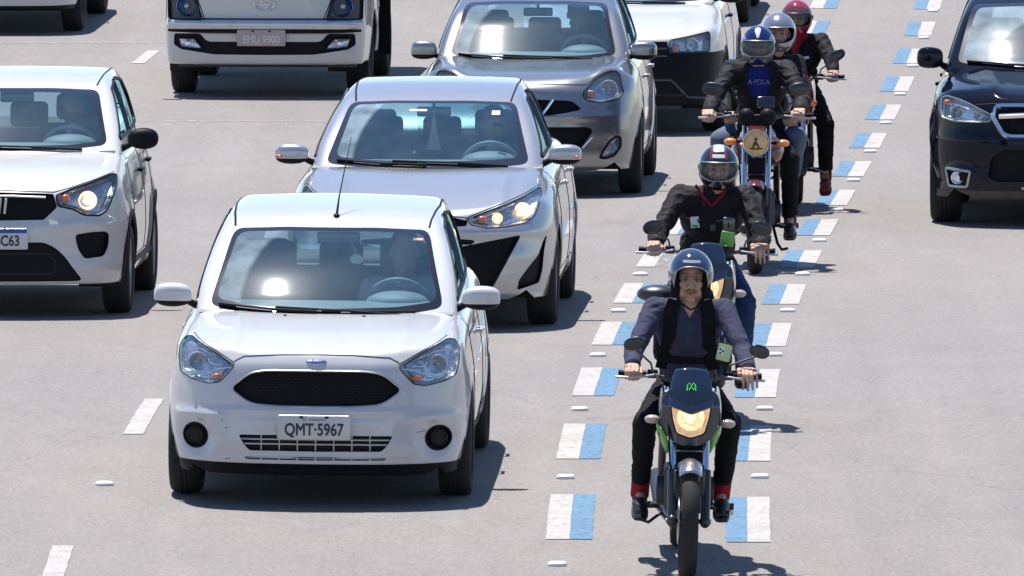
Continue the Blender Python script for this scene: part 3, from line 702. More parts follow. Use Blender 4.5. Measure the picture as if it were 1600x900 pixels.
def sedan_front():
    S = dict(paint=M['pearl'], L=4.42, ax=(.86,3.42), wr=.30, track=.855, zb=.20, top=1.02, step=.0165,
        W=[(0,.66),(.3,.79),(.7,.855),(1.0,.862),(2,.865),(3.6,.86),(4.42,.76)], tz=stdtz(),
        nose=[(.17,.08),(.25,.03),(.36,.0),(.45,.0),(.55,.015),(.64,.03),(.7,.06),(.74,.09),(.80,.14)],
        plan=[(0,0),(.3,.02),(.5,.075),(.65,.17),(.75,.29),(.83,.46),(.9,.85)],
        hood=[(-.1,.66),(0,.70),(.06,.735),(.12,.755),(.3,.81),(.5,.86),(.8,.92),(1.1,.965),(1.5,.985),(3,1.02),(4.4,1.0)],
        crown=[(0,0),(.5,-.005),(.62,-.005),(.70,.005),(.77,.045),(.86,.15)],
        bumps=[(.62,.42,.10,.22,.02),(.35,.42,.30,.14,-.02),(.5,.63,.3,.03,.012)], hbumps=[(.52,.6,.04,.5,.012)], kfs=.04, kt=.028,
        cab=dict(lo=.93, top=1.5, kx=.17, cx=.05, ymid=2.2, kr=.05,
            zt=[(1.0,.90),(1.12,.965),(2.0,1.365),(2.2,1.415),(2.6,1.462),(3.0,1.47),(3.4,1.42),(3.85,1.22),(4.1,1.0),(4.15,.9)],
            hw=[(.93,.745),(1.05,.728),(1.2,.675),(1.36,.60),(1.48,.53)], taper=[(.9,.0),(2.5,0),(3.5,-.04),(4.1,-.12)]))
    c = Car('sedan', -.60, 88.24, .045, S)
    tag(c.root, 'pale silver sedan with lit amber headlamp and V-shaped black grille, right behind the nearest hatchback', 'car', 'light cars driving towards the camera')
    c.opening('grille_upper', [(-.1,.722),(.0,.722),(.17,.728),(.20,.730),(.315,.700),(.31,.668),(.18,.662),(-.1,.655)], M['trim'], .02, rnd=.006)
    c.opening('bumper_slot', [(.16,.596),(.37,.581),(.345,.553),(.20,.553)], M['trim'], .02, pair=True, rnd=.008)
    c.opening('lower_grille', [(-.1,.528),(.24,.528),(.36,.552),(.64,.602),(.635,.585),(.52,.37),(.46,.262),(-.1,.25)], M['grille'], .035, rnd=.012, wm=M['gap'], bez=.005)
    c.opening('side_vent', [(.80,.590),(.785,.50),(.775,.378),(.755,.30),(.628,.262),(.640,.32),(.69,.39),(.755,.47),(.785,.56)], M['trim'], .03, pair=True, rnd=.012, bez=.004)
    e = MB(); y = float(c.front([(0,.69)])[0][1]); e.ell((0,y-.008,.69),(.07,.010,.045)); e.build('badge', M['chrome'], c.root)
    for o in c.headlight([(.30,.705),(.42,.752),(.54,.793),(.66,.840),(.745,.884),(.762,.85),(.75,.785),(.727,.72),(.676,.682),(.564,.662),(.435,.656),(.34,.676)],
        bowls=[(.655,.755,.052,.02),(.50,.714,.034,.02)], ind=[(.405,.706,.030,.024,.02,'orange')], lit=True, house=M['refl'], strips=[([(.33,.70),(.45,.735),(.60,.80)],.015,'chrome'),([(.45,.67),(.56,.675),(.67,.70)],.015,'chrome')]): pass
    c.arches(.355); c.wheels(.19, rim='alloy', spokes=5)
    c.line('bonnet_gap', [(-.30,.722),(0,.742),(.30,.722)], .0035, M['gap']); 
    for g in (-1,1): c.line('bonnet_gap', [(g*.30,.716),(g*.42,.764),(g*.54,.806),(g*.66,.853),(g*.74,.893)], .004, M['gap'])
    W = [(-.655,.995),(-.4,.972),(0,.962),(.4,.972),(.655,.995),(.535,1.350),(.25,1.362),(-.25,1.362),(-.535,1.350)]
    I = [(-.595,1.035),(-.4,1.020),(0,1.012),(.4,1.020),(.595,1.035),(.508,1.335),(.25,1.348),(-.25,1.348),(-.508,1.335)]
    c.cabin(W, I, [(1.42,1.03),(2.2,1.36),(2.7,1.40),(3.2,1.36),(3.65,1.16),(3.6,1.05)], rear=[(-.52,1.06),(.52,1.06),(.44,1.34),(-.44,1.34)],
            bpil=[((2.45,1.04),(2.5,1.40))], roofline=[(.50,2.05),(.515,2.3),(.525,2.8),(.51,3.3)])
    c.finish(deck=(.70,1.22,3.9,.1), seams=[[(1.30,.34),(1.26,.6),(1.26,.85),(1.30,.97)],[(2.42,.32),(2.46,.6),(2.45,.97)],[(3.25,.6),(3.38,.8),(3.42,.97)],[(1.3,.32),(3.1,.32)]], handles=[(2.2,.83),(3.15,.86)])
    c.interior((1.22,.985), ysw=1.85, zsw=.945, seats=(2.2,3.05), xdr=.38)
    for g in (-1,1): c.mirror(.876, 1.40, 1.050, .108, .066, M['pearl'], (.70,.985), g, low=M['trim'], lamp=True)
    c.wipers([([(.0,.995),(-.3,1.0),(-.58,1.018)],''),([(.52,.985),(.2,1.005),(-.22,1.015)],'')])
    rv = MB(); rv.box((0,2.12,1.285),(.11,.015,.032),None,.012); rv.tube([(0,2.12,1.31),(0,2.07,1.36)],.009); rv.build('rear_view_mirror', M['gloss'], c.root)
    P = c.front([(.42,1.30)], -.006, c.g)[0]; st = MB(); st.box(tuple(P),(.026,.002,.022),Matrix.Rotation(R(-60),3,'X')); st.build('windscreen_sticker', M['white_pl'], c.root)
    P = c.front([(-.08,1.315)], -.006, c.g)[0]; st = MB(); st.box(tuple(P),(.055,.002,.010),Matrix.Rotation(R(-60),3,'X')); st.build('windscreen_label', M['white_pl'], c.root)
    af = MB(); af.prism([(-.045,-.13),(.045,-.13),(.018,.0),(.008,.09),(-.008,.09),(-.018,.0)], -.004, .004); a = af.build('air_freshener', M['amber_card'], None, smooth=False)
    mw = c.root.matrix_basis; a.location = mw @ Vector((.0,2.10,1.17)); a.rotation_euler = c.root.rotation_euler; tag(a, 'pale amber hanging card under the rear view mirror of the silver sedan', 'air freshener')
    t = MB(); t.tube([(0,0,.09),(0,0,.13)],.002,6); t.build('string', M['white_pl'], a)
    return c
M['amber_card'] = mat('amber_card', (.42,.36,.26), .7)
def compact_front():
    S = dict(paint=M['silver'], L=3.83, ax=(.80,3.25), wr=.30, track=.835, zb=.20, top=1.05, step=.0165,
        W=[(0,.62),(.3,.77),(.7,.828),(1.0,.832),(2,.835),(3.3,.83),(3.83,.74)], tz=stdtz(),
        nose=[(.17,.07),(.25,.02),(.36,.0),(.45,.0),(.55,.012),(.64,.025),(.72,.045),(.78,.065),(.84,.11),(.9,.17)],
        plan=[(0,0),(.3,.03),(.5,.10),(.65,.20),(.75,.33),(.81,.48),(.9,.9)],
        hood=[(-.1,.78),(0,.80),(.06,.83),(.12,.855),(.3,.905),(.5,.935),(.8,.965),(1.1,.99),(1.5,1.0),(3,1.03),(3.8,1.0)],
        crown=[(0,0),(.45,.0),(.55,-.015),(.64,-.015),(.70,.01),(.77,.06),(.86,.16)],
        bumps=[(0,.80,.30,.05,.012),(.30,.60,.30,.03,.015),(.45,.38,.2,.14,-.015),(.66,.52,.12,.10,.012)], hbumps=[(.56,.45,.07,.35,.012)],
        cab=dict(lo=.95, top=1.55, kx=.14, cx=.056, ymid=2.0, kr=.05,
            zt=[(.90,.92),(1.02,.975),(1.10,1.038),(1.25,1.154),(1.40,1.266),(1.55,1.345),(1.75,1.402),(1.9,1.445),(2.3,1.50),(2.8,1.52),(3.3,1.48),(3.6,1.40),(3.74,1.2),(3.78,1.0),(3.8,.9)],
            hw=[(.95,.73),(1.05,.712),(1.2,.668),(1.4,.585),(1.52,.52)], taper=[(.9,.0),(2.5,0),(3.3,-.03),(3.8,-.09)]))
    c = Car('compact_car', .10, 103.6, .05, S)
    tag(c.root, 'dark silver rounded compact car with oval headlamps, beside the white pickup', 'car', 'light cars driving towards the camera')
    g = c.opening('grille', [(-.1,.735),(.30,.722),(.345,.715),(.408,.664),(.40,.652),(.30,.630),(.17,.612),(-.1,.60)], M['grille'], .03, rnd=.012, wm=M['gap'])[0]
    for s_ in (-1,1):
        P = c.front(dense([(s_*.20,.728),(s_*.12,.612)],.02), -.004); m = MB(); m.tube([tuple(p) for p in P],.013,8); m.build('grille_strut', M['chrome'], g)
    c.opening('lower_grille', [(-.1,.525),(.44,.522),(.485,.51),(.485,.48),(.40,.365),(-.1,.36)], M['grille'], .035, rnd=.02, wm=M['gap'], bez=.004)
    for s_ in (-1,1): c.line('intake_accent', [(s_*.49,.45),(s_*.415,.37)], .006, M['chrome'])
    fl = [(.545,.295),(.575,.355),(.62,.42),(.665,.452),(.694,.440),(.694,.376),(.650,.310),(.585,.290)]
    c.headlight(fl, bowls=[(.635,.365,.036,.015)], house=M['refl'], bez=.010, depth=.04, name='fog_lamp', rnd=.012)
    c.headlight([(.428,.800),(.475,.855),(.545,.902),(.610,.925),(.655,.928),(.685,.895),(.697,.83),(.712,.775),(.69,.738),(.645,.716),(.54,.704),(.455,.716),(.418,.752)],
        bowls=[(.605,.800,.068,.02)], ind=[(.475,.765,.034,.03,.02,'orangepale')], house=M['refl'], bez=.005, strips=[([(.44,.73),(.55,.72),(.66,.735)],.012,'chrome')])
    c.arches(.352); c.wheels(.175, rim='alloy', spokes=7)
    c.line('bonnet_gap', [(-.45,.834),(-.3,.837),(0,.842),(.3,.837),(.45,.834)], .004, M['gap'])
    for g in (-1,1): c.line('bonnet_gap', [(g*.45,.836),(g*.50,.885),(g*.58,.925),(g*.655,.945)], .004, M['gap'])
    W = [(-.625,1.01),(-.4,.985),(0,.975),(.4,.985),(.625,1.01),(.530,1.375),(.25,1.39),(-.25,1.39),(-.530,1.375)]
    I = [(-.588,1.035),(-.4,1.012),(0,1.005),(.4,1.012),(.588,1.035),(.500,1.355),(.25,1.37),(-.25,1.37),(-.500,1.355)]
    c.cabin(W, I, [(1.30,1.05),(1.95,1.385),(2.5,1.43),(3.1,1.38),(3.35,1.25),(3.3,1.08)], rear=[(-.5,1.1),(.5,1.1),(.44,1.38),(-.44,1.38)],
            bpil=[((2.22,1.06),(2.26,1.42))], roofline=[(.49,1.86),(.505,2.1),(.515,2.6),(.50,3.2)])
    c.finish(deck=(.68,1.12,3.55,.1), seams=[[(1.20,.34),(1.15,.6),(1.15,.85),(1.20,.97)],[(2.20,.32),(2.24,.6),(2.22,.97)],[(3.0,.55),(3.12,.75),(3.2,.97)],[(1.2,.325),(2.9,.325)]], handles=[(2.0,.82),(2.95,.85)])
    c.interior((1.12,1.0), ysw=1.72, zsw=.975, xdr=.36)
    for g in (-1,1): c.mirror(.825, 1.26, 1.04, .098, .070, M['silver'], (.69,.99), g, low=M['trim'], shape=.6)
    c.wipers([([(-.05,.99),(-.3,1.0),(-.56,1.018)],''),([(.45,.985),(.15,1.0),(-.22,1.01)],'')])
    rv = MB(); rv.box((-.0,1.92,1.30),(.11,.015,.032),None,.012); rv.tube([(0,1.92,1.33),(0,1.87,1.39)],.010); rv.build('rear_view_mirror', M['gloss'], c.root)
    return c
def city_car():
    S = dict(paint=M['cream'], L=3.57, ax=(.73,3.04), wr=.292, track=.82, zb=.22, top=1.07, step=.0165, hpaint=False,
        W=[(0,.70),(.3,.79),(.7,.812),(1.0,.815),(2,.818),(3.1,.81),(3.57,.74)], tz=stdtz(),
        nose=[(.17,.05),(.25,.02),(.36,.0),(.5,.0),(.6,.012),(.7,.03),(.76,.04),(.81,.07),(.86,.13)],
        plan=[(0,0),(.3,.015),(.5,.055),(.65,.13),(.75,.25),(.81,.42),(.9,.8)],
        hood=[(-.1,.78),(0,.80),(.05,.82),(.12,.85),(.3,.905),(.5,.945),(.8,.99),(1.0,1.02),(1.5,1.03),(3,1.05),(3.6,1.03)],
        crown=[(0,0),(.45,.0),(.65,.003),(.73,.02),(.79,.07),(.86,.16)], flare=.02,
        bumps=[(.60,.46,.17,.12,-.018,2),(.60,.60,.30,.03,.018),(.72,.34,.10,.12,.012),(0,.57,.36,.05,.012,2)],
        cab=dict(lo=.97, top=1.55, kx=.15, cx=.05, ymid=1.9, kr=.045,
            zt=[(.82,.94),(.93,1.015),(1.6,1.405),(1.75,1.443),(2.1,1.485),(2.6,1.498),(3.1,1.465),(3.35,1.41),(3.47,1.2),(3.50,1.05),(3.53,.9)],
            hw=[(.97,.735),(1.1,.712),(1.25,.67),(1.4,.615),(1.5,.57)], taper=[(.9,.0),(2.3,0),(3.1,-.03),(3.5,-.08)]))
    c = Car('city_car', -3.30, 89.46, .04, S)
    tag(c.root, 'white city car with lit headlamp and black mirrors, cut by the left edge', 'car', 'light cars driving towards the camera')
    g = c.opening('grille', [(-.1,.812),(.36,.800),(.385,.715),(.36,.69),(.30,.634),(-.1,.628)], M['grille'], .028, rnd=.010, wm=M['gap'])[0]
    c.line('grille_chrome', [(-.31,.778),(-.1,.786),(.1,.786),(.31,.778)], .008, M['satin'], parent=g, off=.004)
    for i, x in enumerate((-.054,-.018,.018,.054)): q = MB(); y = float(c.front([(x,.72)])[0][1]); q.box((x, y-.006, .722),(.009,.006,.050),Matrix.Rotation(R(6),3,'Y'),.003); q.build('badge_bar', M['satin'], g)
    lg = c.opening('lower_grille', [(-.1,.492),(.30,.492),(.37,.46),(.43,.405),(.545,.245),(.5,.240),(-.1,.238)], M['trim'], .012, rnd=.02)[0]
    P = rpoly([(-.36,.29),(.36,.29),(.38,.36),(.33,.42),(-.33,.42),(-.38,.36)], .02); c.line('grille_frame', P, .008, M['gap'], parent=lg, closed=True, off=-.010)
    c.opening('fog_lamp_cover', [(.503,.534),(.60,.548),(.680,.550),(.702,.535),(.698,.46),(.672,.400),(.558,.388),(.52,.45)], M['trim'], .022, pair=True, rnd=.02, bez=.006)
    c.headlight([(.375,.790),(.462,.826),(.60,.868),(.715,.912),(.742,.905),(.745,.85),(.725,.76),(.69,.682),(.646,.656),(.551,.664),(.49,.700),(.39,.722)],
        bowls=[(.575,.755,.060,.02)], ind=[(.435,.765,.030,.030,.02,'orange')], lit=True, house=M['refl'], strips=[([(.47,.80),(.58,.835),(.70,.87)],.02,'trim'),([(.66,.70),(.69,.78),(.71,.86)],.02,'trim'),([(.40,.735),(.49,.715),(.56,.675)],.02,'trim')], bez=.006)
    c.arches(.350, clad=.020); c.wheels(.180, rim='alloy', spokes=6)
    c.line('bonnet_gap', [(-.46,.835),(-.36,.81),(0,.822),(.36,.81),(.46,.835),(.60,.878),(.72,.922)], .004, M['gap'])
    c.plate(-.0, .515, 'RTC6C63', '', off=.014, blue=True)
    W = [(-.638,1.06),(-.4,1.035),(0,1.025),(.4,1.035),(.638,1.06),(.545,1.390),(.25,1.403),(-.25,1.403),(-.545,1.390)]
    I = [(-.605,1.085),(-.4,1.065),(0,1.057),(.4,1.065),(.605,1.085),(.510,1.365),(.25,1.38),(-.25,1.38),(-.510,1.365)]
    c.cabin(W, I, [(1.18,1.09),(1.75,1.39),(2.3,1.44),(2.9,1.40),(3.12,1.30),(3.05,1.12)], rear=[(-.5,1.12),(.5,1.12),(.44,1.38),(-.44,1.38)],
            bpil=[((2.08,1.1),(2.12,1.43))], roofline=[(.525,1.72),(.54,2.0),(.55,2.5),(.54,3.0)])
    c.finish(deck=(.69,1.02,3.3,.1), seams=[[(1.12,.36),(1.06,.6),(1.06,.85),(1.12,1.0)],[(2.06,.34),(2.10,.6),(2.08,1.0)],[(2.8,.6),(2.92,.8),(3.0,1.0)],[(1.12,.34),(2.7,.34)]], handles=[(1.9,.86),(2.75,.88)])
    for sg in (-1,1): c.line('sill_moulding', [(1.10,.30),(2.68,.30)], .028, M['trim'], 'side', sg, off=-.012)
    c.interior((1.02,1.04), ysw=1.6, zsw=1.0, seats=(1.95,2.7), xdr=.36)
    for g in (-1,1): c.mirror(.865, 1.15, 1.10, .098, .070, M['trim'], (.69,1.03), g, shape=.8)
    c.wipers([([(-.05,1.04),(-.3,1.05),(-.56,1.068)],''),([(.48,1.035),(.15,1.05),(-.22,1.06)],'')])
    rv = MB(); rv.box((.0,1.78,1.335),(.11,.015,.034),None,.012); rv.tube([(0,1.78,1.36),(0,1.73,1.41)],.010); rv.build('rear_view_mirror', M['gloss'], c.root)
    return c
def pickup_front():
    S = dict(paint=M['cream'], L=4.49, ax=(.87,3.62), wr=.305, track=.845, zb=.24, top=1.05, step=.02, hpaint=False,
        W=[(0,.72),(.3,.80),(.7,.835),(1.0,.84),(2,.84),(3.6,.84),(4.49,.80)], tz=stdtz(),
        nose=[(.17,.05),(.25,.02),(.36,.0),(.5,.0),(.6,.015),(.7,.03),(.76,.04),(.81,.08)],
        plan=[(0,0),(.3,.012),(.5,.045),(.65,.11),(.75,.22),(.82,.40),(.9,.8)],
        hood=[(-.1,.75),(0,.765),(.05,.785),(.12,.81),(.3,.86),(.5,.90),(.8,.95),(1.1,1.0),(1.5,1.01),(3,1.03),(4.5,1.03)],
        crown=[(0,0),(.45,.0),(.65,.003),(.74,.015),(.80,.06),(.86,.16)], hbumps=[(.50,.5,.05,.6,.008)],
        cab=dict(lo=.97, top=1.55, kx=.15, cx=.05, ymid=2.0, kr=.045,
            zt=[(.98,.94),(1.10,1.005),(1.85,1.41),(2.0,1.45),(2.4,1.50),(2.7,1.50),(2.85,1.42),(2.95,1.2),(3.0,1.05),(3.03,.9)],
            hw=[(.97,.735),(1.1,.712),(1.25,.67),(1.4,.60),(1.5,.55)], taper=[(.9,.0),(2.3,0),(3.1,-.03)]))
    c = Car('pickup', .84, 112.1, .055, S)
    tag(c.root, 'white pickup with unpainted black front bumper, between the silver compact car and the motorcyclists', 'pickup', 'light cars driving towards the camera')
    low, _ = c.cut(lambda V: np.maximum(V[:,2]-np.where(np.abs(V[:,0]) < .42, .755, .665), V[:,1]-.62))
    low.obj('bumper', M['trim'], c.root)
    c.sh, up = c.sh, None
    c.headlight([(.425,.770),(.56,.793),(.725,.828),(.738,.80),(.735,.668),(.627,.640),(.449,.622),(.405,.672)], bowls=[(.60,.725,.055,.02)], ind=[(.47,.70,.032,.036,.02,'orangepale')], house=M['refl'])
    for sg in (-1,1): c.line('bumper_crease', [(sg*.30,.450),(sg*.436,.448),(sg*.52,.36),(sg*.565,.312),(sg*.76,.295)], .010, M['trim2'])  # crease drawn as a line of lighter grey than the bumper
    for z in (.70,.64): c.line('grille_bar', [(-.40,z),(0,z),(.40,z)], .009, M['gloss'])
    c.line('lower_lip', [(-.55,.33),(0,.33),(.55,.33)], .012, M['gap'])
    c.arches(.36, clad=.018); c.wheels(.195, rim='steel', spokes=6)
    c.plate(0, .52, 'FQX4D20', '', off=.012, blue=True)
    W = [(-.645,1.03),(0,1.0),(.645,1.03),(.545,1.395),(0,1.41),(-.545,1.395)]; I = [(-.61,1.05),(0,1.022),(.61,1.05),(.51,1.37),(0,1.385),(-.51,1.37)]
    c.cabin(W, I, [(1.35,1.06),(2.0,1.39),(2.6,1.42),(2.75,1.3),(2.72,1.08)], rear=[(-.5,1.1),(.5,1.1),(.44,1.38),(-.44,1.38)])
    c.finish(deck=(.69,1.2,2.9,.1), seams=[[(1.28,.36),(1.22,.6),(1.22,.85),(1.28,1.0)],[(2.5,.34),(2.52,.6),(2.5,1.0)]], handles=[(2.25,.86)])
    c.interior((1.2,1.02), ysw=1.75, zsw=.98, seats=(2.1,), xdr=.36)
    for g in (-1,1): c.mirror(.86, 1.35, 1.09, .110, .085, M['trim'], (.69,1.03), g, shape=.6)
    c.wipers([([(-.0,1.01),(-.3,1.02),(-.58,1.04)],''),([(.5,1.01),(.15,1.02),(-.1,1.025)],'')])
    return c
M['trim2'] = mat('grey_plastic', (.06,.06,.065), .5)
def suv_front():
    S = dict(paint=M['navy'], L=4.6, ax=(.92,3.56), wr=.345, track=.89, zb=.205, top=1.14, step=.0185,
        W=[(0,.70),(.3,.83),(.7,.885),(1.0,.895),(2,.897),(3.6,.89),(4.6,.80)],
        tz=[(.18,-.05),(.3,-.035),(.45,-.01),(.6,0),(.8,-.01),(.95,-.04),(1.1,-.08)],
        nose=[(.17,.09),(.28,.04),(.36,.01),(.5,.0),(.62,.01),(.72,.02),(.85,.04),(.90,.07),(.95,.12)],
        plan=[(0,0),(.3,.02),(.5,.07),(.65,.15),(.75,.25),(.85,.42),(.93,.75)],
        hood=[(-.1,.87),(0,.895),(.06,.915),(.12,.935),(.3,.985),(.5,1.015),(.8,1.05),(1.2,1.085),(1.6,1.09),(3,1.12),(4.6,1.1)],
        crown=[(0,0),(.40,.0),(.50,-.008),(.60,.008),(.72,.03),(.80,.07),(.9,.15)], hbumps=[(.42,.4,.05,.5,.018)], flare=.02,
        bumps=[(.68,.35,.13,.09,.02,2),(.25,.45,.30,.10,-.03,2),(.62,.62,.25,.05,.015)],
        cab=dict(lo=1.04, top=1.72, kx=.13, cx=.07, ymid=2.2, kr=.05,
            zt=[(1.05,1.02),(1.17,1.09),(1.30,1.190),(1.45,1.304),(1.60,1.413),(1.75,1.503),(1.95,1.570),(2.1,1.605),(2.5,1.66),(3.2,1.69),(4.0,1.63),(4.25,1.5),(4.45,1.2),(4.5,1.0)],
            hw=[(1.04,.80),(1.15,.775),(1.35,.715),(1.55,.645),(1.68,.58)], taper=[(.9,.0),(2.6,0),(4.0,-.04),(4.5,-.1)]))
    c = Car('suv', 3.85, 99.6, .056, S)
    tag(c.root, 'dark navy four-wheel-drive car with chrome grille frame, cut by the right edge', 'car')
    g = c.opening('grille', [(-.1,.852),(.30,.852),(.385,.84),(.405,.80),(.345,.69),(.31,.672),(-.1,.665)], M['grille'], .03, rnd=.015, wm=M['gap'])[0]
    O = [(-.405,.862),(.405,.862)]
    q = rpoly([(-.40,.872),(.40,.872),(.425,.80),(.352,.672),(.30,.655),(-.30,.655),(-.352,.672),(-.425,.80)], .02); c.line('grille_frame', q, .021, M['chrome'], parent=g, closed=True, off=.004)
    c.line('grille_bar', [(-.38,.795),(-.2,.805),(.2,.805),(.38,.795)], .021, M['chrome'], parent=g, off=.004)
    e = MB(); y = float(c.front([(0,.80)])[0][1]); e.ell((0,y-.02,.80),(.075,.012,.045)); e.build('badge', M['blue'], g)
    c.headlight([(.436,.805),(.50,.835),(.60,.882),(.68,.912),(.765,.930),(.800,.915),(.805,.83),(.790,.775),(.70,.755),(.54,.752),(.445,.760)], bowls=[(.68,.815,.055,.02),(.53,.80,.038,.02)], ind=[(.755,.885,.030,.018,.015,'orange')], house=M['refl'], bez=.006, bezm=M['satin'],
        strips=[([(.46,.79),(.56,.83),(.70,.875),(.78,.87)],.012,'chrome'),([(.785,.80),(.78,.87)],.012,'chrome'),([(.48,.765),(.60,.765),(.77,.785)],.012,'chrome')])
    c.opening('fog_lamp_pocket', [(.588,.402),(.766,.418),(.742,.292),(.610,.288)], M['trim'], .02, pair=True, rnd=.015, bez=.011, bezm=M['satin'])
    for s_ in (-1,1):
        y = float(c.front([(.68*s_,.352)])[0][1]); m = MB(); m.lathe([(.045,-.012),(.041,-.016),(.036,-.004),(.02,.01),(.0005,.012)],(.682*s_,y+.012,.352),'y',24); m.ell((.682*s_,y+.020,.352),(.040,.012,.040)); m.build('fog_lamp', M['bowl'], c.root)
    c.opening('lower_grille', [(-.1,.56),(.34,.56),(.44,.50),(.46,.36),(.40,.33),(-.1,.33)], M['trim'], .03, rnd=.02)
    v, _ = c.cut(lambda V: np.maximum(V[:,2]-.262, V[:,1]-.62)); v.obj('valance', M['mud'], c.root)
    sk = MB(); P = c.front([(0,.31)])[0]; sk.box((0,float(P[1])+.02,.285),(.22,.02,.012),None,.006); sk.build('skid_plate', M['satin'], c.root)
    c.arches(.41); c.wheels(.225, rim='alloy', spokes=5)
    c.line('bonnet_gap', [(-.55,.875),(-.43,.885),(0,.893),(.43,.885),(.55,.875),(.66,.915),(.76,.942)], .004, M['gap'])
    W = [(-.715,1.125),(-.4,1.10),(0,1.09),(.4,1.10),(.715,1.125),(.615,1.525),(.25,1.54),(-.25,1.54),(-.615,1.525)]; I = [(-.68,1.145),(-.4,1.122),(0,1.112),(.4,1.122),(.68,1.145),(.58,1.50),(.25,1.515),(-.25,1.515),(-.58,1.50)]
    c.cabin(W, I, [(1.45,1.15),(2.15,1.54),(3.0,1.60),(3.9,1.55),(4.15,1.4),(4.1,1.2)], rear=[(-.55,1.2),(.55,1.2),(.5,1.5),(-.5,1.5)], bpil=[((2.5,1.16),(2.55,1.58))], roofline=[(.575,2.1),(.59,2.5),(.60,3.2),(.58,3.9)])
    c.finish(deck=(.75,1.3,4.2,.1), seams=[[(1.35,.42),(1.30,.65),(1.30,.9),(1.35,1.08)],[(2.45,.40),(2.50,.65),(2.48,1.08)],[(1.35,.39),(3.0,.39)]], handles=[(2.25,.93),(3.25,.95)])
    c.interior((1.3,1.10), ysw=1.9, zsw=1.06, seats=(2.3,3.2), xdr=.38)
    for g in (-1,1): c.mirror(.912, 1.42, 1.155, .092, .078, M['navy'], (.77,1.08), g, shape=.6, arm=.07)
    c.wipers([([(-.0,1.105),(-.3,1.115),(-.64,1.135)],''),([(.55,1.105),(.15,1.115),(-.1,1.12)],'')])
    return c
def far_car(name, X, D, h, label, wheelm='steel'):
    S = dict(paint=M['cream'], L=4.1, ax=(.80,3.3), wr=.31, track=.83, zb=.22, top=1.05, step=.03,
        W=[(0,.72),(.3,.80),(.7,.825),(1.0,.83),(2,.83),(3.3,.82),(4.1,.76)], tz=stdtz(),
        nose=[(.17,.05),(.25,.02),(.36,.0),(.5,.0),(.7,.03),(.76,.05),(.81,.09)], plan=[(0,0),(.3,.015),(.5,.05),(.65,.12),(.75,.24),(.81,.40),(.9,.8)],
        hood=[(-.1,.76),(0,.79),(.06,.82),(.3,.88),(.6,.93),(1.0,.99),(1.5,1.01),(3,1.03),(4.1,1.03)], crown=[(0,0),(.5,.0),(.7,.02),(.8,.07),(.86,.16)],
        cab=dict(lo=.95, top=1.55, kx=.15, cx=.05, ymid=2.0, kr=.045, zt=[(.90,.92),(1.02,.98),(1.75,1.40),(1.95,1.45),(2.4,1.50),(3.2,1.48),(3.7,1.36),(3.95,1.1),(4.0,.9)],
            hw=[(.95,.73),(1.1,.71),(1.25,.67),(1.4,.60),(1.5,.55)], taper=[(.9,.0),(2.3,0),(4,-.1)]))
    c = Car(name, X, D, h, S); tag(c.root, label, 'car', 'light cars driving towards the camera')
    v, _ = c.cut(lambda V: np.maximum(V[:,2]-.265, V[:,1]-.62)); v.obj('valance', M['trim'], c.root)
    c.opening('lower_grille', [(-.1,.50),(.4,.50),(.45,.38),(-.1,.36)], M['grille'], .03)
    c.headlight([(.43,.72),(.56,.80),(.73,.83),(.74,.70),(.6,.66),(.45,.66)], bowls=[(.62,.74,.05,.02)])
    c.arches(.365); c.wheels(.19, rim=wheelm, spokes=6)
    c.cabin([(-.63,1.03),(.63,1.03),(.535,1.38),(-.535,1.38)], [(-.59,1.06),(.59,1.06),(.50,1.355),(-.50,1.355)], [(1.30,1.05),(1.95,1.385),(2.5,1.43),(3.3,1.38),(3.5,1.08)], rear=[(-.5,1.1),(.5,1.1),(.44,1.34),(-.44,1.34)])
    c.finish(deck=(.68,1.12,3.8,.1), handles=[(2.1,.84)]); c.interior((1.12,1.0))
    return c
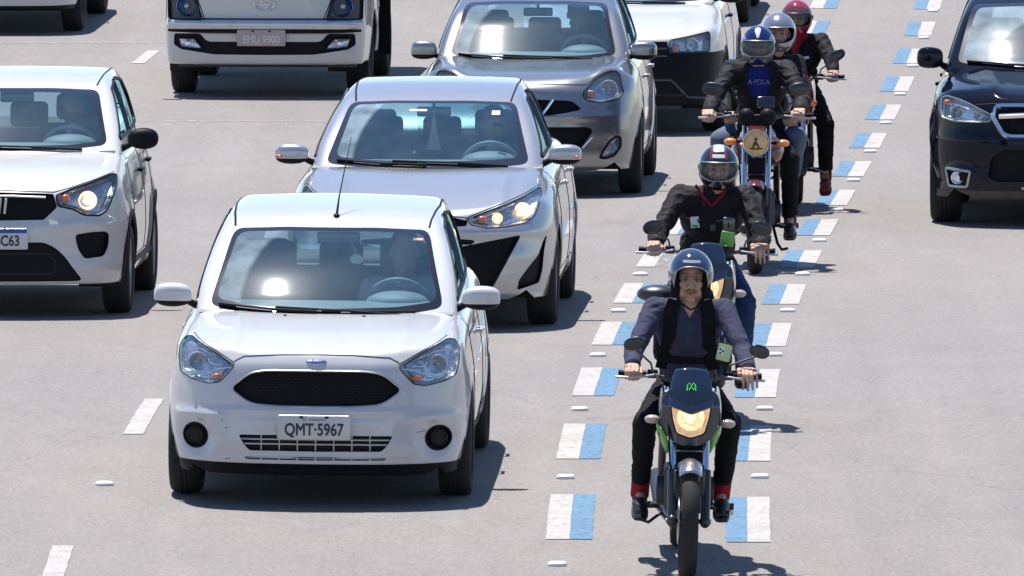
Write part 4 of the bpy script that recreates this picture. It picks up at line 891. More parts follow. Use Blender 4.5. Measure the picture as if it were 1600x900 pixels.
def truck_front():
    S = dict(paint=M['cream'], L=1.75, ax=(.98,1.62), wr=.32, track=.84, zb=.285, top=1.25, step=.022,
        W=[(0,.80),(.1,.83),(.3,.845),(.7,.86),(1.75,.865)], tz=[(.25,-.03),(.4,-.01),(.6,0),(.8,-.002),(1.2,-.01)],
        nose=[(.25,.045),(.32,.01),(.40,.0),(.62,.0),(.66,.035),(.9,.045),(1.2,.06)], plan=[(0,0),(.4,.015),(.6,.045),(.75,.11),(.82,.18),(.9,.4)],
        hood=[(-.1,1.20),(0,1.2),(1.75,1.22)], crown=[(0,0),(.9,.02)], kfs=.04, ctop=.9,
        cab=dict(lo=1.12, top=2.0, kx=.10, cx=.03, ymid=.9, kr=.05, zt=[(.02,1.1),(.08,1.2),(.50,1.82),(.62,1.91),(.9,1.95),(1.5,1.95),(1.66,1.88),(1.70,1.1)],
            hw=[(1.1,.86),(1.4,.82),(1.7,.77),(1.95,.70)], taper=[(0,-.03),(.5,0),(1.7,0)]))
    c = Car('truck', -2.08, 117.2, .055, S)
    tag(c.root, 'white light truck with a wide chrome bumper band and oval emblem, at the top left', 'truck')
    # black lower mask with the fog lamps, chrome band above
    P = [(-.1,.480),(.46,.480),(.50,.500),(.525,.540),(.56,.548),(.76,.543),(.765,.45),(.70,.412),(.42,.372),(-.1,.368)]
    mk = c.opening('bumper_mask', P, M['trim'], .014, rnd=.012)[0]
    fl = [(.515,.416),(.585,.505),(.722,.506),(.700,.430)]
    for sg in (-1,1):
        Q = c.front([(a*sg, b) for a, b in dense(rpoly(fl,.012), .03, True)], .004); V = [tuple(q) for q in Q]; n = len(V)
        V2 = [(x, y+.02, z) for x, y, z in V]; o = meshobj('fog_lamp', V+V2, [tuple(range(n))]+[(i,(i+1)%n,n+(i+1)%n,n+i) for i in range(n)], M['refl'], c.root)
        c.line('lamp_trim', [(a*sg,b) for a,b in rpoly(fl,.012)], .006, M['trim'], parent=o, closed=True, off=.004)
        b = MB(); x, z = sg*.64, .465; y = float(c.front([(x,z)])[0][1]); b.ell((x,y-.004,z),(.03,.012,.026)); b.build('bulb', M['chrome'], o)
    # chrome bumper band, wrapping round the corners
    V = []; F = []; xs = np.linspace(-.80, .80, 49)
    prof = [(.020,.548),(.030,.560),(.034,.580),(.030,.600),(.040,.612),(.042,.640),(.028,.655),(.0,.660)]
    for i, x in enumerate(xs):
        y0 = float(c.front([(x,.60)])[0][1]); e = 1.0
        V += [(x*1.02, y0-d*e, z) for d, z in prof]
        if i: F += [((i-1)*8+k,(i-1)*8+k+1,i*8+k+1,i*8+k) for k in range(7)]
    V2 = np.array(V); o = meshobj('bumper_band', V, F, M['chrome_paint'], c.root)
    c.line('bumper_groove', [(-.80,.572),(0,.572),(.80,.572)], .021, M['trim'], off=.024)
    c.opening('headlight_housing', [(.520,.662),(.815,.662),(.822,.93),(.60,.93)], M['housing'], .035, pair=True, rnd=.015, bez=.006)
    for sg in (-1,1):
        for (x,z,r,mm) in ((.655,.772,.088,'bluerefl'),(.578,.705,.032,'refl'),(.74,.86,.04,'orange')):
            y = float(c.front([(x*sg,z)])[0][1]); m = MB(); m.lathe([(r,-.012),(r*.95,-.018),(r*.86,-.004),(r*.6,.022),(r*.2,.034),(.0005,.035)],(x*sg,y+.022,z),'y',28); o = m.build('headlight', M[mm], c.root)
            m = MB(); m.ell((x*sg,y+.03,z),(r*.30,.026,r*.30)); m.build('bulb', M['bulb'], o)
    c.line('panel_gap', [(-.52,.668),(0,.668),(.52,.668)], .007, M['gap']); 
    for sg in (-1,1): c.line('panel_gap', [(sg*.50,.668),(sg*.55,.80),(sg*.585,.93)], .005, M['gap'])
    y = float(c.front([(0,.80)])[0][1]); e = MB(); e.tube([(-.0+.083*math.cos(a), y-.006, .79+.044*math.sin(a)) for a in np.linspace(0,2*math.pi,32,endpoint=False)], .006, 8, closed=True); b = e.build('badge', M['chrome'], c.root)
    e = MB(); e.tube([(-.055,y-.006,.765),(-.03,y-.008,.79),(-.018,y-.006,.825)],.006,6); e.tube([(.055,y-.006,.815),(.03,y-.008,.79),(.018,y-.006,.755)],.006,6); e.tube([(-.035,y-.007,.785),(.035,y-.007,.795)],.006,6); e.build('badge_letter', M['chrome'], b)
    c.plate(-.018, .515, 'EMU 9900', '', mp='plate_pink', mi='plate_pale', off=.045)
    c.arches(.40); 
    S['ax'] = (.98, 3.40); c.wheels(.20, rim='steel', spokes=6); S['ax'] = (.98,1.62)
    c.cabin([(-.74,1.24),(.74,1.24),(.68,1.80),(-.68,1.80)], [(-.71,1.27),(.71,1.27),(.65,1.77),(-.65,1.77)], [(.35,1.26),(.62,1.78),(1.35,1.80),(1.40,1.26)])
    c.finish(seams=[[(.28,.62),(.26,.9),(.3,1.15)],[(1.45,.6),(1.45,1.15)]], handles=[(1.3,.95)], under=False)
    for g in (-1,1): c.mirror(1.0, .25, 1.45, .08, .15, M['trim'], (.84,1.2), g, shape=.6)
    m = MB(); m.box((0,2.6,.55),(.36,1.9,.10)); m.box((0,.95,.35),(.62,.05,.05)); m.box((0,3.4,.32),(.62,.06,.06)); m.box((0,.6,.42),(.30,.4,.08)); m.build('chassis', M['gap'], c.root)
    bd = MB(); bd.box((0,3.25,.86),(.90,1.45,.05)); o = bd.build('cargo_bed', M['trim'], c.root)
    for (cc, hh, nm) in (((.885,3.25,1.10),(.015,1.45,.20),'side_board'),((-.885,3.25,1.10),(.015,1.45,.20),'side_board'),((0,1.81,1.25),(.90,.02,.36),'headboard'),((0,4.69,1.10),(.90,.015,.20),'tailboard')):
        q = MB(); q.box(cc, hh, None, .004); q.build(nm, M['trim'] if nm != 'side_board' else M['navybed'], c.root)
    q = MB(); q.box((.80,3.0,.44),(.075,.008,.235)); q.build('mud_flap', M['trim'], c.root); q = MB(); q.box((-.80,3.0,.44),(.075,.008,.235)); q.build('mud_flap', M['trim'], c.root)
    for z in (.66,.62,.54):
        for sg in (1,): q = MB(); q.ell((.70,2.98,z-.02),(.010,.01,.012)); q.build('bolt', M['satin'], c.root)
    q = MB(); q.tube([(.89,3.0,.72),(.91,3.0,.70),(.935,3.0,.71),(.95,3.0,.74)],.010,8); q.build('rope_hook', M['trim'], c.root)
    c.interior((.25,1.15), ysw=.62, zsw=1.15, seats=(1.2,), zdash=1.18)
    return c
M['chrome_paint'] = mat('bumper_white_gloss', (.52,.54,.58), .14, .55, coat=1)
M['bluerefl'] = mat('blue_lamp_reflector', (.16,.30,.50), .12, 1., vary=.5, scale=30, bump=.004, bscale=60)
M['navybed'] = mat('bed_dark_paint', (.018,.018,.026), .45)
# ================================================================ people
from mathutils.bvhtree import BVHTree
def skinmat(name, col): 
    m = mat(name, col, .55, vary=.18, scale=22, bump=.0012, bscale=160); setp(bsdf(m), Subsurface_Weight=.0); return m
M['skin'] = skinmat('skin', (.46,.27,.185)); M['skin_d'] = skinmat('skin_dark', (.34,.19,.13)); M['lip'] = mat('lips', (.27,.10,.08), .5)
M['stache'] = mat('moustache_hair', (.035,.022,.018), .8); M['stubble'] = mat('stubble', (.10,.06,.045), .8); M['lid'] = mat('eyelid', (.12,.06,.045), .6); M['hair'] = mat('dark_hair', (.012,.009,.008), .7); M['eye'] = mat('eye_white', (.5,.48,.46), .3, vary=.03); M['iris'] = mat('iris', (.012,.008,.006), .2)
def cloth(name, col, rough=.85, sh=.0): 
    m = mat(name, col, rough, vary=.22, scale=16, bump=.0018, bscale=220, spec=.18); setp(bsdf(m), Sheen_Weight=sh); return m
M['sweater'] = cloth('sweater_grey_blue', (.046,.050,.088)); M['blackcloth'] = cloth('black_cloth', (.008,.008,.010)); M['jacket_m'] = cloth('jacket_dark_plum', (.013,.010,.014), .7, .02)
M['jacket_g'] = cloth('jacket_charcoal', (.013,.013,.017), .7, .02); M['jeans'] = cloth('jeans_blue', (.020,.045,.115)); M['jeans_l'] = cloth('jeans_pale', (.11,.14,.20))
M['jacket_k'] = cloth('jacket_black', (.010,.010,.012), .75)
M['sock'] = cloth('red_sock', (.30,.015,.03)); M['shoe_k'] = mat('shoe_black', (.010,.010,.011), .5); M['shoe_r'] = mat('shoe_maroon', (.16,.02,.03), .6); M['redcloth'] = cloth('red_cloth', (.22,.012,.02)); M['bluecloth'] = cloth('blue_shirt', (.012,.022,.16))
M['plaid'] = cloth('patterned_shirt', (.42,.43,.46)); M['tee_w'] = cloth('pale_shirt', (.30,.31,.34))
def V3(*a): return Vector(a)
def wrinkle(amp, sc=9., seed=0., stretch=(1,1,1)):
    def f(co, nr):
        out = np.empty(len(co))
        for i, c in enumerate(co):
            p = Vector((c[0]*stretch[0], c[1]*stretch[1], c[2]*stretch[2]))*sc+Vector((seed,)*3)
            v = noise.noise(p+noise.noise_vector(p*.6)*1.1); v2 = noise.noise(p*2.6+noise.noise_vector(p*1.7)*.9); out[i] = (1-2*abs(v))*amp*.8-amp*.4+(.5-abs(v2))*amp*.55
        return out
    return f
def hand(mb, w, g, sgn, opn=0., scale=1.):
    """w: wrist, g: centre of the grip (grip runs along x); sgn: outer side. palm over the grip, four fingers round it, thumb below"""
    def P(x, th, r): return V3(x, g.y-math.sin(R(th))*r, g.z+math.cos(R(th))*r)
    L = (.92, 1.0, .95, .78)
    for i in range(4):
        x = g.x-sgn*(.031-.0207*i)*-1 if False else g.x+sgn*((i-1.5)*.0205)
        k = L[i]; kn = P(x, 10+opn*12, .040)
        if opn < .5: a, b, c = P(x, 72, .046*k+.004), P(x, 132, .041*k), P(x, 180, .034*k)
        else: a, b, c = P(x+sgn*.003*i, 74, .064*k), P(x+sgn*.004*i, 110, .082*k), P(x+sgn*.005*i, 128, .100*k)
        mb.cap(w+V3(sgn*(i-1.5)*.010, 0, 0), kn, .0165, .0125, 10); mb.cap(kn, a, .0108*k**.5, .0098*k**.5, 10); mb.cap(a, b, .0098*k**.5, .0088*k**.5, 10); mb.cap(b, c, .0088*k**.5, .0075*k**.5, 10)
    xi = g.x-sgn*.040
    t0 = w+(P(xi, 330, .03)-w)*.45; t1 = P(xi-sgn*.010, 300, .040) if opn < .5 else P(xi-sgn*.014, 330, .040)
    t2 = P(xi-sgn*.012, 60 if opn >= .5 else 75, .034); t3 = P(xi-sgn*.006, 120, .030)
    mb.cap(t0, t1, .016, .0125, 10); mb.cap(t1, t2, .0122, .0105, 10); mb.cap(t2, t3, .0105, .0085, 10)
def head(mb, c, rot):
    def e(p, r): mb.ell(c+rot @ V3(*p), r, rot, 18, 12)
    e((0,.012,.022),(.076,.094,.098)); e((0,-.018,-.045),(.058,.070,.062)); e((0,-.066,-.098),(.026,.022,.020)); e((0,-.068,-.052),(.036,.026,.032))
    for s in (-1,1):
        e((s*.040,-.056,-.018),(.024,.022,.024)); e((s*.030,-.080,.032),(.024,.012,.009)); e((s*.078,.005,-.008),(.010,.024,.032)); e((s*.0125,-.097,-.030),(.009,.010,.008)); e((s*.045,-.03,-.065),(.022,.035,.03))
    mb.cap(c+rot @ V3(0,-.088,.022), c+rot @ V3(0,-.110,-.024), .0085, .0125, 10)
def face(parent, c, rot, stache=False, brow=True):
    def at(*p): return c+rot @ V3(*p)
    for s in (-1,1):
        m = MB(); m.ell(at(s*.031,-.0790,.006), (.0115,.010,.0056), rot, 12, 8); m.build('eye', M['eye'], parent)
        m = MB(); m.ell(at(s*.031,-.0880,.006), (.0062,.003,.0062), rot, 10, 6); m.build('iris', M['iris'], parent)
    for s in (-1,1):
        m = MB(); m.tube([at(s*.015,-.0935,.027), at(s*.030,-.0925,.030), at(s*.047,-.0820,.026)], [.0020,.0030,.0016], 6); m.build('eyebrow', M['hair'], parent)
        m = MB(); m.tube([at(s*.018,-.0885,.0125), at(s*.031,-.0895,.0150), at(s*.044,-.0830,.011)], [.0016,.0022,.0014], 6); m.build('eyelashes', M['lid'], parent)
    m = MB(); m.tube([at(-.026,-.086,-.060), at(-.010,-.0955,-.056), at(0,-.0965,-.058), at(.010,-.0955,-.056), at(.026,-.086,-.060)], [.002,.0042,.004,.0042,.002], 8)
    m.tube([at(-.022,-.086,-.064), at(0,-.0955,-.0680), at(.022,-.086,-.064)], [.002,.0052,.002], 8); m.build('lips', M['lip'], parent)
    if stache:
        m = MB()
        for s in (-1,1): m.tube([at(s*.003,-.0985,-.044), at(s*.016,-.0955,-.0455), at(s*.028,-.0860,-.052), at(s*.031,-.0830,-.060)], [.002,.0030,.0026,.0015], 6)
        m.build('moustache', M['stache'], parent)
class Rider:
    def __init__(s, root, label, J=None, jac='jacket_k', pants='blackcloth', shoe='shoe_k', skin='skin', vox=.005, opn=(0,0), grip=True, group=None, sleeves=None, bulk=1., seed=0., legs=True, headrot=(0,0,0), hands=True):
        s.r = empty('person', root.location, root.rotation_euler); tag(s.r, label, 'person', group)
        d = dict(pel=(0,1.06,.88), waist=(0,1.03,1.02), chest=(0,.93,1.22), neck=(0,.86,1.39), head=(0,.81,1.50),
                 shL=(-.180,.90,1.335), shR=(.180,.90,1.335), elL=(-.30,.68,1.11), elR=(.30,.68,1.11), wrL=(-.305,.50,1.065), wrR=(.305,.50,1.065), gL=(-.315,.43,1.03), gR=(.315,.43,1.03),
                 hipL=(-.10,1.04,.86), hipR=(.10,1.04,.86), knL=(-.215,.62,.72), knR=(.215,.62,.72), anL=(-.215,.84,.36), anR=(.215,.84,.36), toe=-.16, td=.02)
        d.update(J or {}); j = {k: (V3(*v) if isinstance(v, tuple) else v) for k, v in d.items()}; s.j = j; b = bulk
        rot = Matrix.Rotation(R(headrot[2]), 3, 'Z') @ Matrix.Rotation(R(headrot[0]), 3, 'X') @ Matrix.Rotation(R(headrot[1]), 3, 'Y'); s.hr = rot
        mb = MB(); head(mb, j['head'], rot)
        mb.cap(j['neck']+V3(0,.02,-.04), j['head']+V3(0,.02,-.05), .055, .052); mb.cap(j['pel'], j['waist'], .09, .085); mb.cap(j['waist'], j['chest'], .085, .09); mb.cap(j['chest'], j['neck']-V3(0,-.02,.03), .09, .045)
        for q in 'LR':
            sg = -1 if q == 'L' else 1
            mb.cap(j['chest']+V3(0,.0,.10), j['sh'+q], .06, .045); mb.cap(j['sh'+q], j['el'+q], .040, .034); mb.cap(j['el'+q], j['wr'+q], .034, .0235)
            mb.cap(j['pel'], j['hip'+q], .08, .07); mb.cap(j['hip'+q], j['kn'+q], .065, .045); mb.cap(j['kn'+q], j['an'+q], .045, .032); mb.cap(j['an'+q], j['an'+q]+V3(0,-.07,-.080), .030, .018)
            if hands: hand(mb, j['wr'+q], j['g'+q], sg, opn[0 if q == 'L' else 1])
        s.body = remesh(mb, 'body', M[skin], s.r, vox, 5 if vox < .0045 else 3)
        # upper garment
        def upper(mb):
            mb.ell(j['pel']+V3(0,0,.02), (.165*b,.13*b,.12)); mb.ell(j['waist'], (.155*b,.125*b,.14)); mb.ell(j['chest'], (.178*b,.125*b,.165)); mb.cap(j['shL']+V3(.03,0,-.02), j['shR']+V3(-.03,0,-.02), .073*b, .073*b)
            mb.cap(j['neck']+V3(0,.03,-.06), j['neck']+V3(0,.015,-.005), .085, .065)
        mb = MB(); upper(mb)
        for q in 'LR': mb.cap(j['sh'+q], j['el'+q], .061*b, .050*b); mb.cap(j['el'+q], j['el'+q]+(j['wr'+q]-j['el'+q])*.86, .053*b, .041*b)
        s.jac = remesh(mb, 'jacket' if jac != 'sweater' else 'sweater', M[jac], s.r, .008, 5, wrinkle(.011 if jac != 'sweater' else .0075, 11, seed, (1,1,1.5)))
        for q in 'LR':
            p = j['el'+q]+(j['wr'+q]-j['el'+q])*.84; dd = (j['wr'+q]-j['el'+q]).normalized(); m = MB(); m.tube([p-dd*.012, p+dd*.006, p+dd*.022], [.043*b,.044*b,.038*b], 18); m.build('cuff', M[jac], s.r)
        if legs:
            mb = MB(); mb.ell(j['pel']-V3(0,0,.03), (.165*b,.15*b,.12))
            for q in 'LR': mb.cap(j['hip'+q], j['kn'+q], .092, .068); mb.cap(j['kn'+q], j['an'+q]+(j['kn'+q]-j['an'+q])*(.17 if jac == 'sweater' else .10), .066, .052)
            remesh(mb, 'trousers', M[pants], s.r, .009, 5, wrinkle(.006, 9, seed+3, (1,1,1.8)))
            for q in 'LR':
                A = j['an'+q]; mb = MB(); t = j['toe']; dn = j['td']
                mb.cap(A+V3(0,.035,-.055), A+V3(0,t*.55,-.075-dn*.5), .036, .040); mb.cap(A+V3(0,t*.55,-.078-dn*.5), A+V3(0,t,-.088-dn), .042, .034); mb.cap(A+V3(0,.01,-.01), A+V3(0,.01,-.06), .046, .042); mb.ell(A+V3(0,t*.45,-.068-dn*.4), (.045,.11,.03))
                f = remesh(mb, 'shoe', M[shoe], s.r, .006, 3); m = MB()
                pts = [(x, y) for x, y in rpoly([(-.042,.06),(.042,.06),(.046,t*.6),(.030,t-.04),(-.030,t-.04),(-.046,t*.6)], .04)]
                V = [(A.x+x, A.y+y, A.z-.106-dn*(max(-y,0)/.17)) for x, y in pts]; n = len(V); m.add(V+[(x,y,z-.022) for x,y,z in V], [tuple(range(n)), tuple(range(2*n-1,n-1,-1))]+[(i,(i+1)%n,n+(i+1)%n,n+i) for i in range(n)]); m.build('sole', M['shoe_k'] if shoe != 'shoe_r' else M['redcloth'], f)
        s.bvh = BVHTree.FromPolygons([v.co[:] for v in s.jac.data.vertices], [p.vertices[:] for p in s.jac.data.polygons])
    def chest(s, x, z, off=.004):
        h = s.bvh.ray_cast(V3(x, -1, z), V3(0,1,0))[0]; return V3(x, (h.y if h else .8)-off, z)
    def ribbon(s, name, pts, w, m, parent=None, off=.004, th=.006):
        P = []; 
        for a, b in dense(pts, .025): P.append(s.chest(a, b, off))
        ys = [p.y for p in P]; k = 3
        for i, p in enumerate(P): w_ = ys[max(0,i-k):i+k+1]; p.y = min(p.y, sum(w_)/len(w_))
        V = []; F = []
        for i, p in enumerate(P):
            t = (P[min(i+1,len(P)-1)]-P[max(i-1,0)]).normalized(); n = V3(0,-1,0); sd = t.cross(n).normalized()*(w/2)
            V += [p-sd, p+sd, p+sd+V3(0,th,0), p-sd+V3(0,th,0)]
            if i: b = 4*i; a = b-4; F += [(a,a+1,b+1,b),(a+1,a+2,b+2,b+1),(a+2,a+3,b+3,b+2),(a+3,a,b,b+3)]
        F += [(0,1,2,3), (len(V)-4,len(V)-3,len(V)-2,len(V)-1)]
        o = meshobj(name, V, F, m, parent or s.r, True, 40); return o
    def patch(s, name, poly, m, off=.003, parent=None):
        xs = np.arange(min(p[0] for p in poly)-.01, max(p[0] for p in poly)+.011, .008); zs = np.arange(min(p[1] for p in poly)-.01, max(p[1] for p in poly)+.011, .008); n = len(xs)
        V = [tuple(s.chest(float(a), float(b), off)) for b in zs for a in xs]
        sh = Sh(V, [(j*n+i, j*n+i+1, (j+1)*n+i+1, (j+1)*n+i) for j in range(len(zs)-1) for i in range(n-1)]); i, _, cut = sh.split(lambda V: pdist(poly, V[:,0], V[:,2]))
        i = i.compact(); w = wall(cut, (0,.010,0)); mb = MB(); mb.add(i.V, i.F); mb.add(w.V, w.F); return meshobj(name, mb.V, mb.F, m, parent or s.r, True)
    def helmet(s, m, full=True, size=1., visor=None, panels=(), open_poly=None, rim=None, lift=0., visor_up=False, dz=.012):
        c = s.j['head']+V3(0,.004,dz); rot = s.hr; a, b, h = .121*size, .148*size, .137*size
        q = MB(); q.ell((0,0,0), (1,1,1), nu=56, nv=40); U = np.array([tuple(v) for v in q.V])
        def shape(U, k=1.):
            P = U*np.array([a,b,h])*k; t = np.clip(-U[:,2], 0, 1); f = np.clip(-U[:,1], 0, 1)
            if full:
                P[:,1] -= .030*size*t**.7*f**.7*(1-t**6); P[:,0] *= 1-.10*t**2; P[:,2] *= np.where(U[:,2] < 0, 1.08, 1)
            else: P[:,0] *= 1-.04*t; P[:,1] -= 0
            return P
        sh = Sh(shape(U), q.F)
        sh, _, _ = Sh(sh.V, sh.F).split(lambda V: -.105*size-(0 if full else -.0)-V[:,2] if not full else -.128*size-V[:,2])
        op = open_poly or ([(-.108,.040),(.108,.040),(.112,.0),(.100,-.048),(.05,-.068),(-.05,-.068),(-.100,-.048),(-.112,.0)] if full else [(-.088,-.30),(-.090,-.02),(-.080,.030),(-.045,.050),(0,.055),(.045,.050),(.080,.030),(.090,-.02),(.088,-.30)])
        op = [(x*size, z*size) for x, z in op]; P = rpoly(op, .03)
        i, out, cut = sh.split(lambda V: np.maximum(pdist(P, V[:,0], V[:,2]), V[:,1]+.012))
        i = i.compact(); parts = []
        for (pl, mm, sym, nm) in panels:
            g, out, _ = out.split(lambda V: np.maximum(pdist(rpoly([(x*size,z*size) for x,z in pl], .006), np.abs(V[:,0]) if sym else V[:,0], V[:,2]), V[:,1]+.004)); parts.append((g, mm, nm))
        def place(o): o.location = c; o.rotation_euler = rot.to_euler(); return o
        hm = place(out.obj('helmet', m, s.r))
        for g, mm, nm in parts:
            if g.F: g.obj(nm, mm, hm)
        inn = Sh(out.V*np.array([.90,.90,.92]), out.F); inn.obj('helmet_lining', M['blackcloth'], hm)
        mb = MB(); V = []
        for e0, e1 in cut: A, B = np.array(e0), np.array(e1); mb.add([A, B, B*.88, A*.88], [(0,1,2,3)])
        mb.build('helmet_edge', M['trim'], hm)
        if rim:
            m2 = MB(); 
            for e0, e1 in cut:
                if e0[2] > -.104*size or full: m2.tube([e0*1.006, e1*1.006], .0032, 6, cap=False)
            m2.build('helmet_rim', rim, hm)
        if not full:
            for sx in (-1,1):
                pd = MB(); pd.cap((sx*.086*size,-.045,.02),(sx*.082*size,-.050,-.10),.020,.026); pd.build('cheek_pad', M['blackcloth'], hm)
        if visor is not None:
            vs = Sh(i.V*1.015, i.F)
            if visor_up: r = np.array(Matrix.Rotation(R(visor_up), 3, 'X')); vs = Sh((i.V*1.045) @ r.T, i.F)
            v = vs.obj('visor', visor, hm)
            for sx in (-1,1): k = MB(); k.lathe([(.0005,.006),(.014,.005),(.016,0)], (sx*a*.985, -.020, .006), 'x', 16); k.build('visor_pivot', M['trim'], hm)
        return hm
def driver(car, label, x, y, z, shirt, skin='skin', arms=True, face_=False):
    r = empty('person', car.root.location, car.root.rotation_euler); tag(r, label, 'person'); rot = Matrix.Identity(3); c = V3(x, y, z)
    mb = MB(); head(mb, c, rot); mb.cap(c+V3(0,.02,-.06), c+V3(0,.05,-.17), .055, .060); mb.cap(c+V3(0,.07,-.30), c+V3(0,.12,-.62), .12, .12)
    J = {}
    for s_ in (-1,1):
        sh = c+V3(s_*.19,.06,-.215); el = c+V3(s_*.25,-.12,-.44); wr = V3(x+s_*.15, y-.36, z-.30); J[s_] = (sh, el, wr)
        mb.cap(c+V3(0,.06,-.20), sh, .05, .045); mb.cap(sh, el, .04, .034); mb.cap(el, wr, .034, .024); 
        for k in range(4): mb.cap(wr+V3(0,-.02,.0), wr+V3((k-1.5)*.017,-.075,.02), .014, .010, 8); mb.cap(wr+V3((k-1.5)*.017,-.075,.02), wr+V3((k-1.5)*.017,-.085,-.015), .010, .008, 8)
    remesh(mb, 'body', M[skin], r, .008, 3)
    mb = MB(); mb.ell(c+V3(0,.08,-.33), (.18,.12,.18)); mb.ell(c+V3(0,.11,-.58), (.16,.13,.14)); mb.cap(c+V3(-.15,.06,-.22), c+V3(.15,.06,-.22), .08, .08)
    for s_ in (-1,1): sh, el, wr = J[s_]; mb.cap(sh, el, .064, .052); mb.cap(el, el+(wr-el)*.35, .050, .046)
    remesh(mb, 'shirt', M[shirt], r, .010, 4, wrinkle(.006, 10))
    h = MB(); h.ell(c+V3(0,.03,.045), (.083,.093,.085)); h.build('hair', M['hair'], r)
    return r
# ================================================================ motorcycles
M['print'] = mat('shirt_print', (.20,.20,.42), .8)
M['bnavy'] = mat('bike_gloss_navy', (.012,.018,.034), .14, coat=1, vary=.1); M['green'] = mat('bike_green', (.10,.34,.03), .35, coat=.6); M['maroon'] = mat('bike_maroon', (.11,.025,.03), .22, .2, coat=1); M['bred'] = mat('bike_red', (.20,.012,.02), .22, coat=1)
M['bsilver'] = mat('bike_silver', (.36,.37,.40), .25, .8, coat=.6); M['bblack'] = mat('bike_black', (.012,.012,.014), .35, coat=.4); M['engine'] = mat('engine_grey', (.05,.05,.055), .5, .6)
M['forktube'] = mat('fork_chrome', (.62,.64,.68), .14, 1.); M['screen'] = mat('flyscreen_tinted', (.012,.022,.045), .06, .0, coat=1); M['amberlens'] = mat('amber_lens', (.75,.24,.03), .25, coat=1)
M['lamp_on'] = mat('lit_headlamp', (.85,.66,.46), .3, .4, vary=.5, scale=30, bump=.004, bscale=60); setp(bsdf(M['lamp_on']), Emission_Color=(1,.72,.45,1), Emission_Strength=.22); M['yellowlamp'] = mat('yellow_lamp_glass', (.72,.46,.16), .25, coat=1, vary=.25, scale=40, bump=.002, bscale=90); M['palelens'] = mat('pale_lens', (.42,.34,.30), .25, coat=1)
def neon(): return emit('logo_green', (.10,.75,.12), .35)
M['logo'] = mat('logo_green_paint', (.07,.62,.10), .4)
def skin_quad(rows):
    """surface through rows of points"""
    V = []; F = []; n = len(rows[0])
    for i, r in enumerate(rows):
        V += [tuple(p) for p in r]
        if i: F += [((i-1)*n+k, (i-1)*n+k+1, i*n+k+1, i*n+k) for k in range(n-1)]
    return V, F
def solid(V, F, th):
    o = MB(); o.add(V, F); return o
